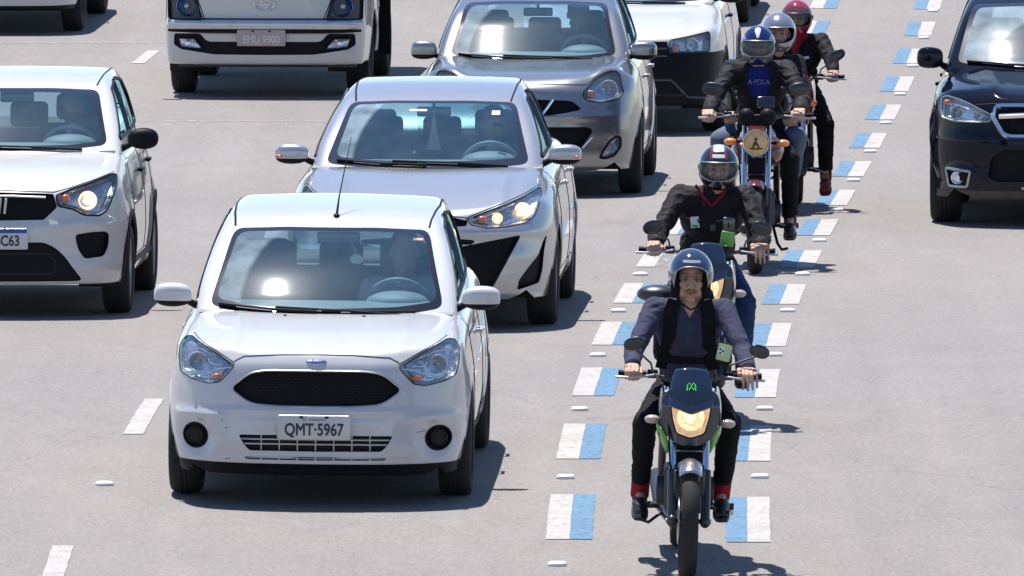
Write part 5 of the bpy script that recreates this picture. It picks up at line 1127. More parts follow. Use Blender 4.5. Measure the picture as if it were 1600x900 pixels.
class Bike:
    def __init__(s, name, X, D, head, lean, label, kind='street', body='bnavy', group='motorcycles riding in single file between the blue and white lines', wr=.305, tw=.045):
        sl = (road_z(D+1)-road_z(D))
        s.root = empty(name, (X, D, road_z(D)), (sl, lean, -head)); tag(s.root, label, 'motorcycle', group); s.wr = wr; r = s.root
        # wheels
        proto = None
        for (yy, k) in ((0, 1.), (1.28, 1.15)):
            if proto is None:
                w = empty('wheel'); w.parent = r; mb = MB(); t = tw
                mb.lathe([(wr-.07,-t*.6),(wr-.05,-t*.95),(wr-.022,-t),(wr-.006,-t*.62),(wr,-t*.2),(wr,t*.2),(wr-.006,t*.62),(wr-.022,t),(wr-.05,t*.95),(wr-.07,t*.6),(wr-.07,-t*.6)], n=56)
                ty = mb.build('tyre', M['tyre'], w); mb = MB(); mb.lathe([(wr-.068,-t*.55),(wr-.082,-t*.5),(wr-.086,0),(wr-.082,t*.5),(wr-.068,t*.55)], n=48); mb.lathe([(.0005,-.05),(.035,-.05),(.04,-.03),(.025,0),(.04,.03),(.035,.05),(.0005,.05)], n=20)
                for k_ in range(5):
                    a = 2*math.pi*k_/5; rt = Matrix.Rotation(a, 3, 'X'); p0 = rt @ V3(0,0,.03); p1 = rt @ V3(0,.02,wr-.085); mb.tube([p0,p1],[.014,.010],8)
                mb.build('rim', M['bblack'], w); mb = MB(); mb.lathe([(.125,-.052),(.125,-.056),(.06,-.056),(.06,-.052),(.125,-.052)], n=36); mb.build('brake_disc', M['satin'], w); proto = w; o = w
            else: o = copy_tree(proto, r); o.scale = (1.15,1,1)
            o.location = (0, yy, wr)
        fy = lambda z: (z-wr)*.47          # rake
        s.fy = fy; fx = .088 if kind != 'retro' else .080
        f = MB()
        for sg in (-1,1): f.tube([(sg*fx,fy(wr),wr),(sg*fx,fy(.56),.56)],[.026,.029],12); f.ell((sg*fx,0,wr),(.03,.035,.035))
        f.tube([(-fx-.02,0,wr),(fx+.02,0,wr)],.012,8); f.build('fork_leg', M['bblack'] if kind != 'retro' else M['engine'], r)
        f = MB(); 
        for sg in (-1,1): f.tube([(sg*fx,fy(.55),.55),(sg*fx,fy(1.0),1.0)],.0185,12)
        f.tube([(-fx,fy(.66),.66),(fx,fy(.66),.66)],.006,6); f.build('fork_tube', M['forktube'], r)
        m = MB(); m.box((-.052,.085,wr+.075),(.020,.030,.045),Matrix.Rotation(R(-25),3,'X'),.008); m.build('brake_caliper', M['satin'], r)
        m = MB(); m.tube([(-.19,.36,1.04),(-.15,.24,1.0),(-.115,.14,.80),(-.105,.10,.62),(-.080,.09,wr+.10)],.0055,8); m.build('brake_hose', M['trim'], r)
        for sg in (-1,1): m = MB(); m.lathe([(.0005,-.004),(.013,-.004),(.013,.004),(.0005,.004)],(sg*(fx+.028),0,wr),'x',12); m.build('axle_nut', M['satin'], r)
        # front mudguard
        rows = []
        for a in np.linspace(R(58 if kind != 'retro' else 62), R(168), 22):
            rad = wr+.030; row = []
            for k in range(9):
                u = -1+k/4; row.append((u*(.056+.006*math.sin(a)), -math.cos(a)*(rad-.030*u*u)+0, wr+math.sin(a)*(rad-.030*u*u)))
            rows.append(row)
        V, F = skin_quad(rows); g = meshobj('mudguard', V, F, M['bsilver'] if kind != 'retro' else M['maroon'], r); md = g.modifiers.new('t','SOLIDIFY'); md.thickness = .004
        mb = MB(); 
        for sg in (-1,1): mb.box((sg*.072,.10,.50),(.012,.06,.07),None,.008)
        mb.build('mudguard_stay', M['bblack'], r)
        # engine, frame, tank, seat
        e = MB(); e.box((0,.66,.40),(.115,.17,.12),None,.03); e.box((0,.50,.50),(.07,.06,.10),Matrix.Rotation(R(25),3,'X'),.01)
        for k in range(6): e.box((0,.46+.012*k*.2,.44+.024*k),(.085,.075,.006),Matrix.Rotation(R(10),3,'X'))
        e.lathe([(.0005,-.155),(.075,-.15),(.085,-.12),(.085,.12),(.075,.15),(.0005,.155)],(0,.70,.38),'x',24); e.build('engine', M['engine'], r)
        e = MB(); e.tube([(-.04,.44,.44),(-.06,.36,.36),(-.075,.42,.26),(-.09,.70,.23),(-.12,1.0,.27),(-.13,1.45,.36)],[.019,.019,.020,.022,.040,.045],12); e.build('exhaust', M['bblack'], r)
        e = MB(); e.tube([(0,.33,.93),(0,.42,.60),(0,.50,.28),(0,.80,.24)],.020,8); e.tube([(0,.33,.90),(0,.75,.78),(0,1.25,.74)],.020,8)
        for sg in (-1,1): e.tube([(sg*.05,.85,.33),(sg*.08,1.28,wr)],.016,8); e.tube([(sg*.11,1.30,.34),(sg*.11,1.12,.70)],.022,8)
        e.build('frame', M['bblack'], r)
        e = MB(); e.ell((0,.62,.86),(.135,.24,.115),p=.85); e.build('fuel_tank', M[body], r)
        e = MB(); e.ell((0,1.12,.805),(.125,.36,.05),p=.7); e.build('seat', M['blackcloth'], r)
        e = MB(); e.ell((0,1.42,.76),(.10,.22,.06),p=.8); e.build('tail_fairing', M[body], r)
        e = MB(); e.tube([(-.27,.88,.275),(.27,.88,.275)],.012,8)
        for sg in (-1,1): e.tube([(sg*.14,.88,.275),(sg*.27,.88,.275)],.019,10)
        e.build('footpeg', M['bblack'], r)
        e = MB(); e.tube([(.14,.74,.30),(.22,.72,.27),(.25,.66,.27)],[.008,.008,.014],8); e.build('gear_pedal', M['satin'], r)
        e = MB(); e.tube([(-.10,.80,.26),(-.19,.72,.20),(-.27,.66,.235),(-.23,.62,.25)],.009,8); e.build('brake_pedal', M['bblack'], r)
    def bars(s, w=.33, z=1.03, y=.42, mirror=((-.29,1.175),(.33,1.16)), mr=(.056,.036), mt=18, stem=M['bblack']):
        r = s.root; m = MB(); m.tube([(-w-.05,y+.02,z),(-w+.08,y,z+.005),(-.14,y-.06,z-.005),(-.07,y-.07,z-.055),(.07,y-.07,z-.055),(.14,y-.06,z-.005),(w-.08,y,z+.005),(w+.05,y+.02,z)],.0115,10); m.build('handlebar', M['bblack'], r)
        for sg in (-1,1):
            m = MB(); m.tube([(sg*(w-.065),y+.003,z+.003),(sg*(w+.065),y+.02,z)],.0175,12); m.tube([(sg*(w+.065),y+.02,z),(sg*(w+.08),y+.022,z)],.020,12); m.build('grip', M['trim'], r)
            m = MB(); m.box((sg*(w-.10),y-.0,z+.004),(.028,.022,.022),None,.006); m.build('switch_block', M['trim'], r)
            m = MB(); m.tube([(sg*(w-.115),y-.035,z),(sg*(w-.06),y-.060,z-.003),(sg*(w+.04),y-.055,z-.012),(sg*(w+.095),y-.030,z-.014)],[.009,.007,.006,.008],8); m.build('lever', M['satin'], r)
            mx, mz = mirror[0 if sg < 0 else 1]; bx = sg*(w-.10)
            m = MB(); m.ell((0,0,0),(mr[0],.012,mr[1]),Matrix.Rotation(R(-mt*sg*-1),3,'Y') @ Matrix.Rotation(R(8*sg),3,'Z'),24,14,p=.9); o = m.build('mirror', M['bblack'], r); o.location = (mx, y-.02, mz)
            m = MB(); m.tube([(bx-mx,.02,z+.02-mz),(bx-mx+sg*.01,.02,z+.06-mz),(0,.01,-mr[1]*.6)],.0058,8); m.build('mirror_stem', stem, o)
        for q in ([(-.16,y-.05,z+.0),(-.15,y-.14,z+.035),(-.08,.22,z-.06)], [(.16,y-.05,z+.0),(.14,y-.16,z+.03),(.06,.22,z-.08)]): m = MB(); m.tube(q,.004,6); m.build('cable', M['trim'], r)
    def signals(s, pts, m, y=.22, r_=(.042,.030,.024), stalk=True):
        for x, z in pts:
            q = MB(); q.ell((x,y,z),r_); o = q.build('turn_signal', m, s.root)
            q = MB(); q.tube([(x*.55,y+.01,z),(x*.85,y+.005,z)],.010,8); q.build('signal_stalk', M['trim'], o)
    def fairing(s, hl, lit=True, panel='bnavy', tall=True):
        """headlamp cowl: rows of a nose surface, flyscreen, side blades, green belly panels"""
        r = s.root; fy = s.fy
        def yy(x, z): return .115+1.6*x*x+.30*max(z-.90,0)+.20*max(.80-z,0)
        P = rpoly(hl, .018); 
        # cowl body
        C = rpoly([(-.155,.935),(-.125,.985),(.125,.985),(.155,.935),(.150,.80),(.115,.725),(.05,.690),(-.05,.690),(-.115,.725),(-.150,.80)], .03)
        xs = np.linspace(-.17,.17,41); zs = np.linspace(.67,1.0,41); V = np.array([(x, yy(x,z), z) for z in zs for x in xs]); F = [(j*41+i, j*41+i+1, (j+1)*41+i+1, (j+1)*41+i) for j in range(40) for i in range(40)]
        sh = Sh(V, F); sh, _, c0 = sh.split(lambda V: pdist(C, V[:,0], V[:,2])); lens, sh, cut = sh.split(lambda V: pdist(P, V[:,0], V[:,2]))
        mb = MB(); c = sh.compact(); mb.add(c.V, c.F); w = wall(c0, (0,.16,0), 1.0); mb.add(w.V, w.F); meshobj('headlamp_cowl', mb.V, mb.F, M[panel], r)
        L = lens.moved((0,.0,0)).obj('headlight', M['lens'], r); w = wall(cut, (0,.05,0), .85); b = lens.scaled((.85,1,.85)).moved((0,.044,0)); mb = MB(); mb.add(b.V,b.F); mb.add(w.V,w.F); meshobj('reflector', mb.V, mb.F, M['lamp_on'] if lit else M['refl'], L)
        zc = sum(p[1] for p in hl)/len(hl)
        for sx in (0,): m = MB(); m.lathe([(.072,-.002),(.062,.012),(.036,.026),(.0005,.032)],(sx,.128,zc+.008),'y',28); m.build('reflector_bowl', M['lamp_on'] if lit else M['chrome'], L)
        m = MB(); m.ell((0,.14,zc+.005),(.015,.014,.013)); m.build('bulb', M['bulb_on'] if lit else M['bulb'], L)
        m = MB(); m.tube([(x,yy(x,z)-.002,z) for x,z in P],.004,6,closed=True); m.build('lamp_trim', M['trim'], L)
        # flyscreen
        rows = []; top = 1.085 if tall else 1.03
        for t in np.linspace(0,1,16):
            z = .905+(top-.905)*t; hw = (.118-.030*t**2.2)*(1 if t < .95 else .93); rows.append([(u*hw, .095+.13*t+1.8*(u*hw)**2, z-.018*(1-abs(u))*(1-t)*0+.012*(1-u*u)*t-.045*(1-t)*(1-abs(u))) for u in np.linspace(-1,1,17)])
        V, F = skin_quad(rows); o = meshobj('flyscreen', V, F, M['screen'], r); md = o.modifiers.new('t','SOLIDIFY'); md.thickness = .004; s.fs = o
        # side blades and belly panels
        for sg in (-1,1):
            rows = [[(sg*.120,.20,.97),(sg*.135,.32,.99),(sg*.15,.48,.97)],[(sg*.150,.17,.90),(sg*.165,.32,.91),(sg*.165,.50,.90)],[(sg*.158,.20,.80),(sg*.175,.32,.80),(sg*.165,.46,.82)],[(sg*.140,.24,.74),(sg*.155,.32,.72),(sg*.15,.42,.74)]]
            V, F = skin_quad(rows); o = meshobj('side_fairing', V, F, M[panel], r); md = o.modifiers.new('s','SUBSURF'); md.levels = 2; md.render_levels = 2; md = o.modifiers.new('t','SOLIDIFY'); md.thickness = .006
            rows = [[(sg*.172,.26,.80),(sg*.150,.20,.775),(sg*.122,.19,.735)],[(sg*.168,.28,.745),(sg*.142,.23,.72),(sg*.112,.22,.70)],[(sg*.150,.30,.69),(sg*.130,.26,.67),(sg*.108,.25,.655)],[(sg*.122,.32,.645),(sg*.115,.29,.635),(sg*.108,.28,.630)]]
            V, F = skin_quad(rows); o = meshobj('belly_panel', V, F, M['green' if panel == 'bnavy' else panel], r); md = o.modifiers.new('t','SOLIDIFY'); md.thickness = .006
        m = MB(); m.box((0,.27,.66),(.075,.06,.10),None,.02); m.build('horn_cover', M['trim'], r)
        m = MB(); m.box((0,.33,1.0),(.09,.06,.035),Matrix.Rotation(R(30),3,'X'),.02); m.build('dashboard', M['trim'], r)
def mottled(): pass
def riders():
    # ---- front rider
    b = Bike('motorcycle', .925, 73.85, -.018, R(1.6), 'black motorcycle with green side panels and lit headlamp, nearest of the four')
    b.fairing([(-.108,.905),(-.06,.885),(0,.868),(.06,.885),(.108,.905),(.098,.835),(.075,.755),(.0,.730),(-.075,.755),(-.098,.835)])
    b.bars(.300, 1.03, .43, mirror=((-.305,1.195),(.365,1.17))); b.signals([(-.20,.815),(.20,.80)], M['palelens'], y=.24)
    m = MB(); L = [(-.022,-.018),(-.020,.012),(-.011,.020),(.0,.004),(.011,.020),(.020,.012),(.022,-.018)]
    pf = lambda x, z: (x, .095+.13*((z-.905)/.18)+1.8*x*x-.006, z)
    m.tube([pf(a, 1.00+c) for a, c in L], .0042, 6); m.tube([pf(-.012,.986), pf(-.004,.998), pf(.004,.998), pf(.012,.986)], .0038, 6); m.tube([pf(0,1.0),pf(0,1.004)],.004,6); m.build('logo', M['logo'], b.fs)
    p = Rider(b.root, 'rider in grey-blue sweater and open-face helmet, with a moustache, nearest of the riders',
        J=dict(elL=(-.298,.66,1.12), elR=(.292,.66,1.12), wrL=(-.305,.505,1.065), gL=(-.312,.44,1.03), wrR=(.310,.50,1.06), gR=(.312,.43,1.03), knL=(-.225,.66,.735), knR=(.225,.66,.745), anL=(-.235,.86,.365), anR=(.20,.84,.37), head=(-.0,.805,1.500), shL=(-.186,.90,1.335), shR=(.186,.90,1.335)),
        jac='sweater', vox=.004, opn=(0,1), headrot=(0,0,0), group='riders on the motorcycles')
    face(p.body, p.j['head'], p.hr, stache=True)
    p.helmet(M['helm_navy'], full=False, rim=M['satin'], dz=.030, panels=[([(-.052,.088),(.052,.088),(.050,.074),(-.050,.074)], M['helm_label'], False, 'helmet_label')])
    st = MB(); h = p.j['head']; st.tube([h+V3(-.085,-.02,-.07),h+V3(-.055,-.06,-.115),h+V3(.0,-.095,-.150),h+V3(.045,-.07,-.135),h+V3(.085,-.02,-.075)],.0055,6); st.build('chin_strap', M['blackcloth'], p.r)
    # V neck: skin patch above a knitted edge
    p.patch('neck_opening', [(-.058,1.395),(-.028,1.335),(0,1.290),(.028,1.335),(.058,1.395),(0,1.41)], M['skin'], off=.007)
    p.ribbon('neck_trim', [(-.060,1.395),(-.030,1.335),(0,1.285),(.030,1.335),(.060,1.395)], .012, M['sweater'], off=.012)
    for q in 'LR':
        A = p.j['an'+q]; K = p.j['kn'+q]; d = (K-A).normalized(); m = MB(); m.tube([A-d*.045, A+d*.03, A+d*.075],[.050,.050,.050],16); m.build('sock', M['sock'], p.r)
    A = p.j['anL']; m = MB(); m.box(A+V3(0,-.045,.02),(.02,.003,.012)); m.build('sock_label', M['white_pl'], p.r)
    bp = empty('backpack', p.r.location, p.r.rotation_euler); tag(bp, 'black backpack with wide chest straps worn by the nearest rider', 'backpack')
    m = MB(); m.box((-.02,1.13,1.22),(.16,.10,.21),Matrix.Rotation(R(-12),3,'X'),.06); m.build('bag', M['blackcloth'], bp)
    m = MB(); m.tube([(-.22,1.0,1.37),(-.16,1.0,1.41),(-.06,1.02,1.415)],.022,8); m.ell((-.165,1.01,1.395),(.115,.08,.050)); m.build('top_pocket', M['bblack'], bp)
    for sg in (-1,1):
        o = p.ribbon('strap', [(sg*.080,1.392),(sg*.100,1.33),(sg*.105,1.22),(sg*.115,1.10),(sg*.135,1.0)], .074, M['blackcloth'], off=.018); o.parent = bp
    o = p.ribbon('chest_strap', [(-.15,1.055),(-.05,1.065),(0,1.067),(.05,1.065),(.15,1.055)], .052, M['blackcloth'], off=.020); o.parent = bp
    k = p.chest(0,1.067,.022); m = MB(); m.box(k,(.020,.006,.022),None,.004); m.build('buckle', M['trim'], bp)
    ph = empty('phone', b.root.location, b.root.rotation_euler); tag(ph, 'pale green phone clamped on the right of the nearest motorcycle\'s handlebar', 'phone')
    rt = Matrix.Rotation(R(12),3,'Y'); m = MB(); m.box((.175,.36,1.165),(.038,.005,.045),rt,.008); o = m.build('case', M['phone'], ph); m = MB(); m.box((.160,.354,1.175),(.015,.003,.022),rt,.005); q = m.build('camera_bump', M['white_pl'], o)
    m = MB()
    for a, c in ((-.006,.010),(.007,.0),(-.006,-.011)): m.lathe([(.0065,0),(.0005,-.001)],(.160+a,.350,1.175+c),'y',14)
    m.build('camera_lenses', M['gloss'], q)
    m = MB(); m.tube([(.175,.375,1.12),(.18,.38,1.07),(.19,.40,1.04)],.009,8); m.box((.175,.368,1.13),(.03,.008,.03),None,.004); m.build('phone_mount', M['trim'], b.root)
    # ---- second rider
    b = Bike('motorcycle', 1.110, 80.75, .020, R(.8), 'motorcycle with tinted flyscreen and green panels, mostly hidden behind the nearest rider')
    b.fairing([(-.108,.905),(-.06,.885),(0,.868),(.06,.885),(.108,.905),(.098,.835),(.075,.755),(.0,.730),(-.075,.755),(-.098,.835)])
    b.bars(.315, 1.03, .43, mirror=((-.315,1.165),(.315,1.165)), mr=(.062,.042)); b.signals([(-.20,.815),(.19,.80)], M['palelens'], y=.24)
    p = Rider(b.root, 'rider in dark plum jacket with red collar and full-face helmet, directly behind the nearest rider',
        J=dict(head=(.058,.80,1.475), neck=(.035,.86,1.37), chest=(.02,.93,1.20), shL=(-.165,.90,1.315), shR=(.215,.90,1.315), elL=(-.290,.66,1.10), elR=(.315,.66,1.09), wrL=(-.300,.50,1.065), wrR=(.310,.50,1.06), gL=(-.315,.44,1.03), gR=(.315,.43,1.03), knL=(-.20,.62,.71), knR=(.225,.62,.71)),
        jac='jacket_m', pants='jeans', bulk=1.05, opn=(0,1), seed=4., group='riders on the motorcycles')
    face(p.body, p.j['head'], p.hr)
    p.helmet(M['helm_black'], full=True, visor=M['visor'], rim=M['satin'], panels=[([(.036,.050),(.052,.055),(.044,.128),(.034,.132)], M['helm_redk'], False, 'helmet_stripe'), ([(-.036,.050),(-.052,.055),(-.044,.128),(-.034,.132)], M['helm_redk'], False, 'helmet_stripe'), ([(-.044,.086),(.044,.086),(.040,.066),(-.040,.066)], M['helm_white'], False, 'helmet_label'), ([(-.030,.140),(.030,.140),(.034,.100),(-.034,.100)], M['helm_white'], False, 'helmet_flash')])
    p.ribbon('zip_edge', [(-.075,1.385),(-.040,1.33),(.02,1.262)], .016, M['redcloth'], off=.010); p.ribbon('zip_edge', [(.125,1.385),(.085,1.33),(.022,1.262)], .016, M['redcloth'], off=.010)
    k = p.chest(-.075,1.165,.008); m = MB(); m.box(k,(.026,.002,.033),Matrix.Rotation(R(-6),3,'Y'),.003); o = m.build('badge_card', M['white_pl'], p.r); m = MB(); m.box(k+V3(.002,-.003,-.022),(.018,.001,.007),None); m.build('badge_print', M['green'], o)
    k = p.chest(.03,1.135,.006); m = MB(); m.box(k,(.016,.002,.020),None,.003); m.build('jacket_patch', M['trim2'], p.r)
    for a, c in (((-.13,1.19),(-.04,1.175)),((.05,1.175),(.13,1.19))): p.ribbon('pocket_zip', [a, c], .008, M['trim2'], off=.005)
    ph = empty('phone', b.root.location, b.root.rotation_euler); tag(ph, 'black phone in a bright green holder on the second motorcycle', 'phone')
    m = MB(); m.box((.125,.40,1.185),(.036,.006,.045),None,.008); m.build('case', M['gloss'], ph); m = MB(); m.box((.118,.385,1.105),(.040,.014,.044),Matrix.Rotation(R(8),3,'Y'),.008); m.build('holder', M['green'], ph)
    # ---- third motorcycle: rider and passenger
    b = Bike('motorcycle', 1.640, 94.2, .045, 0, 'maroon motorcycle with round yellow headlamp and orange turn signals, carrying two people', kind='retro', body='maroon', tw=.05)
    r = b.root; m = MB(); c = (.0,.15,.875); m.lathe([(.090,-.012),(.094,-.02),(.096,0),(.092,.03),(.07,.08),(.03,.11),(.0005,.115)], c, 'y', 36); m.build('headlamp_shell', M['bblack'], r)
    m = MB(); m.lathe([(.0005,-.030),(.04,-.026),(.07,-.018),(.086,-.006)], c, 'y', 36); hl = m.build('headlight', M['yellowlamp'], r); m = MB(); m.tube([(c[0]+math.cos(a)*.089,c[1]-.010,c[2]+math.sin(a)*.089) for a in np.linspace(0,2*math.pi,36,endpoint=False)],.0055,8,closed=True); m.build('lamp_trim', M['chrome'], hl)
    m = MB(); m.tube([(-.022,.120,.835),(-.012,.119,.87),(-.002,.118,.895),(.006,.119,.87),(.020,.120,.84)],.0055,6); m.tube([(-.012,.118,.868),(.012,.118,.866)],.005,6); m.ell((-.001,.118,.902),(.009,.003,.010)); m.tube([(-.042,.122,.838),(-.01,.119,.832),(.045,.122,.836)],.004,6); m.build('lamp_emblem', M['gap'], hl)
    for sx in (-.068,.075): m = MB(); m.lathe([(.0005,-.03),(.052,-.030),(.058,-.02),(.058,.03),(.04,.07),(.0005,.08)], (sx,.22,1.045), 'y', 28, None); m.ell((sx,.21,1.045),(.058,.05,.062)); m.build('gauge', M['trim'], r)
    m = MB(); m.box((0,.22,1.03),(.07,.03,.035),None,.015); m.build('gauge_bracket', M['trim'], r)
    b.bars(.30, 1.045, .42, mirror=((-.300,1.225),(.285,1.225)), mr=(.072,.046), mt=-8)
    b.signals([(-.175,.880),(.180,.870)], M['amberlens'], y=.20, r_=(.045,.035,.026))
    for sg in (-1,1): m = MB(); m.ell((sg*.10,.52,.80),(.085,.18,.10)); m.build('tank_shroud', M['maroon'], r)
    m = MB(); m.box((0,.30,.70),(.06,.05,.08),None,.02); m.build('horn_cover', M['trim'], r)
    m = MB(); m.tube([(.10,.80,.27),(.13,.76,.16),(.16,.72,.12),(.20,.70,.13)],.010,8); m.build('side_stand', M['trim'], r)
    k = MB(); k.box((.06,.34,1.14),(.058,.010,.040),Matrix.Rotation(R(-20),3,'X'),.008); o = k.build('screen_holder', M['gloss'], r); k = MB(); k.tube([(.05,.36,1.10),(.03,.38,1.04)],.010,8); k.build('holder_arm', M['trim'], o)
    p = Rider(b.root, 'rider in charcoal jacket, blue shirt and blue helmet, steering the maroon motorcycle',
        J=dict(head=(-.005,.80,1.49), elL=(-.31,.66,1.13), elR=(.30,.66,1.13), wrL=(-.325,.50,1.07), gL=(-.335,.43,1.035), wrR=(.285,.50,1.08), gR=(.285,.43,1.045), knR=(.215,.62,.74), anR=(.215,.80,.34), knL=(-.215,.62,.74), shL=(-.188,.90,1.34), shR=(.188,.90,1.34)),
        jac='jacket_g', bulk=1.06, seed=9., group='riders on the motorcycles')
    face(p.body, p.j['head'], p.hr)
    p.patch('shirt', [(-.075,1.36),(.075,1.36),(.080,1.24),(.045,1.15),(-.045,1.15),(-.080,1.24)], M['bluecloth'], off=.006)
    for sg in (-1,1): p.ribbon('jacket_front', [(sg*.085,1.37),(sg*.09,1.24),(sg*.05,1.13)], .03, M['jacket_k'], off=.012)
    k = p.chest(.0,1.255,.016); text('shirt_print', 'A·PDLA', .050, M['print'], p.r, k, sx=.9)
    for (x,z) in ((-.155,1.19),(-.15,1.15),(.155,1.22)): k = p.chest(x,z,.006); m = MB(); m.ell(k,(.008,.005,.010)); m.build('button', M['satin'], p.r)
    p.helmet(M['helm_blue'], full=True, visor=M['visor_d'], rim=M['satin'], panels=[([(0,.055),(.008,.06),(.022,.120),(0,.13),(-.022,.120),(-.008,.06)], M['helm_white'], False, 'helmet_flash'), ([(.075,.045),(.118,.045),(.118,.085),(.085,.075)], M['helm_silver'], True, 'helmet_panel'), ([(.04,-.075),(.112,-.05),(.112,-.09),(.05,-.13)], M['helm_silver'], True, 'helmet_panel')])
    q = Rider(b.root, 'passenger in a silver helmet and pale jeans, sitting behind the blue-helmeted rider',
        J=dict(pel=(.03,1.38,.95), waist=(.03,1.38,1.08), chest=(.05,1.36,1.27), neck=(.09,1.32,1.43), head=(.120,1.28,1.56), shL=(-.10,1.34,1.38), shR=(.24,1.34,1.36), elL=(-.26,1.22,1.15), elR=(.29,1.20,1.14), wrL=(-.22,1.0,1.02), wrR=(.24,1.0,1.00), gL=(-.20,.93,1.0), gR=(.22,.93,.98),
               hipL=(-.08,1.33,.92), hipR=(.14,1.33,.92), knL=(-.265,.86,.86), knR=(.262,.88,.87), anL=(-.27,1.14,.47), anR=(.19,1.22,.47)), jac='jacket_g', pants='jeans_l', seed=13., group='riders on the motorcycles')
    face(q.body, q.j['head'], q.hr)
    q.helmet(M['helm_silver'], full=True, visor=None, rim=M['satin'], panels=[([(.045,.100),(.075,.085),(.060,.115),(.040,.125)], M['trim'], True, 'helmet_vent')] if False else [])
    # ---- fourth
    b = Bike('motorcycle', 2.02, 101.5, .050, R(0), 'red motorcycle at the back of the file, seen behind the maroon one', kind='street', body='bred')
    b.fairing([(-.108,.905),(-.06,.885),(0,.868),(.06,.885),(.108,.905),(.098,.835),(.075,.755),(.0,.730),(-.075,.755),(-.098,.835)], lit=False, panel='bred', tall=False)
    b.bars(.30, .975, .42, mirror=((-.31,1.14),(.325,1.135)), mr=(.066,.040), mt=-28); b.signals([(-.16,.83),(.155,.80)], M['amberlens'], y=.18, r_=(.032,.03,.028))
    p = Rider(b.root, 'rider in red helmet, red neck scarf and maroon shoes, at the back of the file',
        J=dict(pel=(.03,1.02,.82), waist=(.03,1.0,.95), chest=(.03,.92,1.12), neck=(.02,.86,1.27), head=(.02,.82,1.38), shL=(-.15,.89,1.23), shR=(.20,.89,1.22), elL=(-.28,.66,1.05), elR=(.285,.66,1.07), wrL=(-.28,.50,1.01), wrR=(.295,.50,1.01), gL=(-.29,.43,.975), gR=(.300,.43,.975), hipR=(.12,1.0,.80), hipL=(-.07,1.0,.80), knR=(.235,.64,.62), knL=(-.20,.64,.64), anR=(.235,.84,.26), anL=(-.21,.84,.28), td=.03),
        jac='jacket_k', shoe='shoe_r', skin='skin_d', seed=21., group='riders on the motorcycles', bulk=.95)
    face(p.body, p.j['head'], p.hr)
    p.helmet(M['helm_red'], full=True, size=.97, visor=M['visor_d'], rim=M['satin'], visor_up=-28)
    m = MB(); h = p.j['neck']; m.ell(h+V3(0,-.05,-.01),(.085,.075,.055)); m.cap(h+V3(0,-.08,-.04),h+V3(-.01,-.09,-.13),.05,.02); m.build('scarf', M['redcloth'], p.r)
    k = p.chest(.085,1.10,.006); m = MB(); m.box(k,(.028,.002,.010),Matrix.Rotation(R(-8),3,'Y'),.002); m.build('jacket_print', M['plate_pale'], p.r)
M['helm_navy'] = mat('helmet_navy', (.035,.055,.10), .10, .35, coat=1, vary=.1); M['helm_black'] = mat('helmet_black', (.012,.013,.020), .12, coat=1); M['helm_redk'] = mat('helmet_dark_red', (.20,.02,.03), .15, coat=1)
M['helm_white'] = mat('helmet_white', (.55,.56,.58), .15, coat=1); M['helm_label'] = mat('helmet_label', (.30,.32,.36), .3); M['helm_blue'] = mat('helmet_blue', (.006,.022,.105), .10, .3, coat=1); M['helm_silver'] = mat('helmet_silver', (.30,.32,.35), .2, .6, coat=1); M['helm_red'] = mat('helmet_red', (.30,.01,.025), .12, coat=1)
M['visor_d'] = glass('visor_smoked', (.62,.58,.60), 1.35, .05, haze=.02); M['phone'] = mat('phone_case_green', (.46,.56,.30), .35)
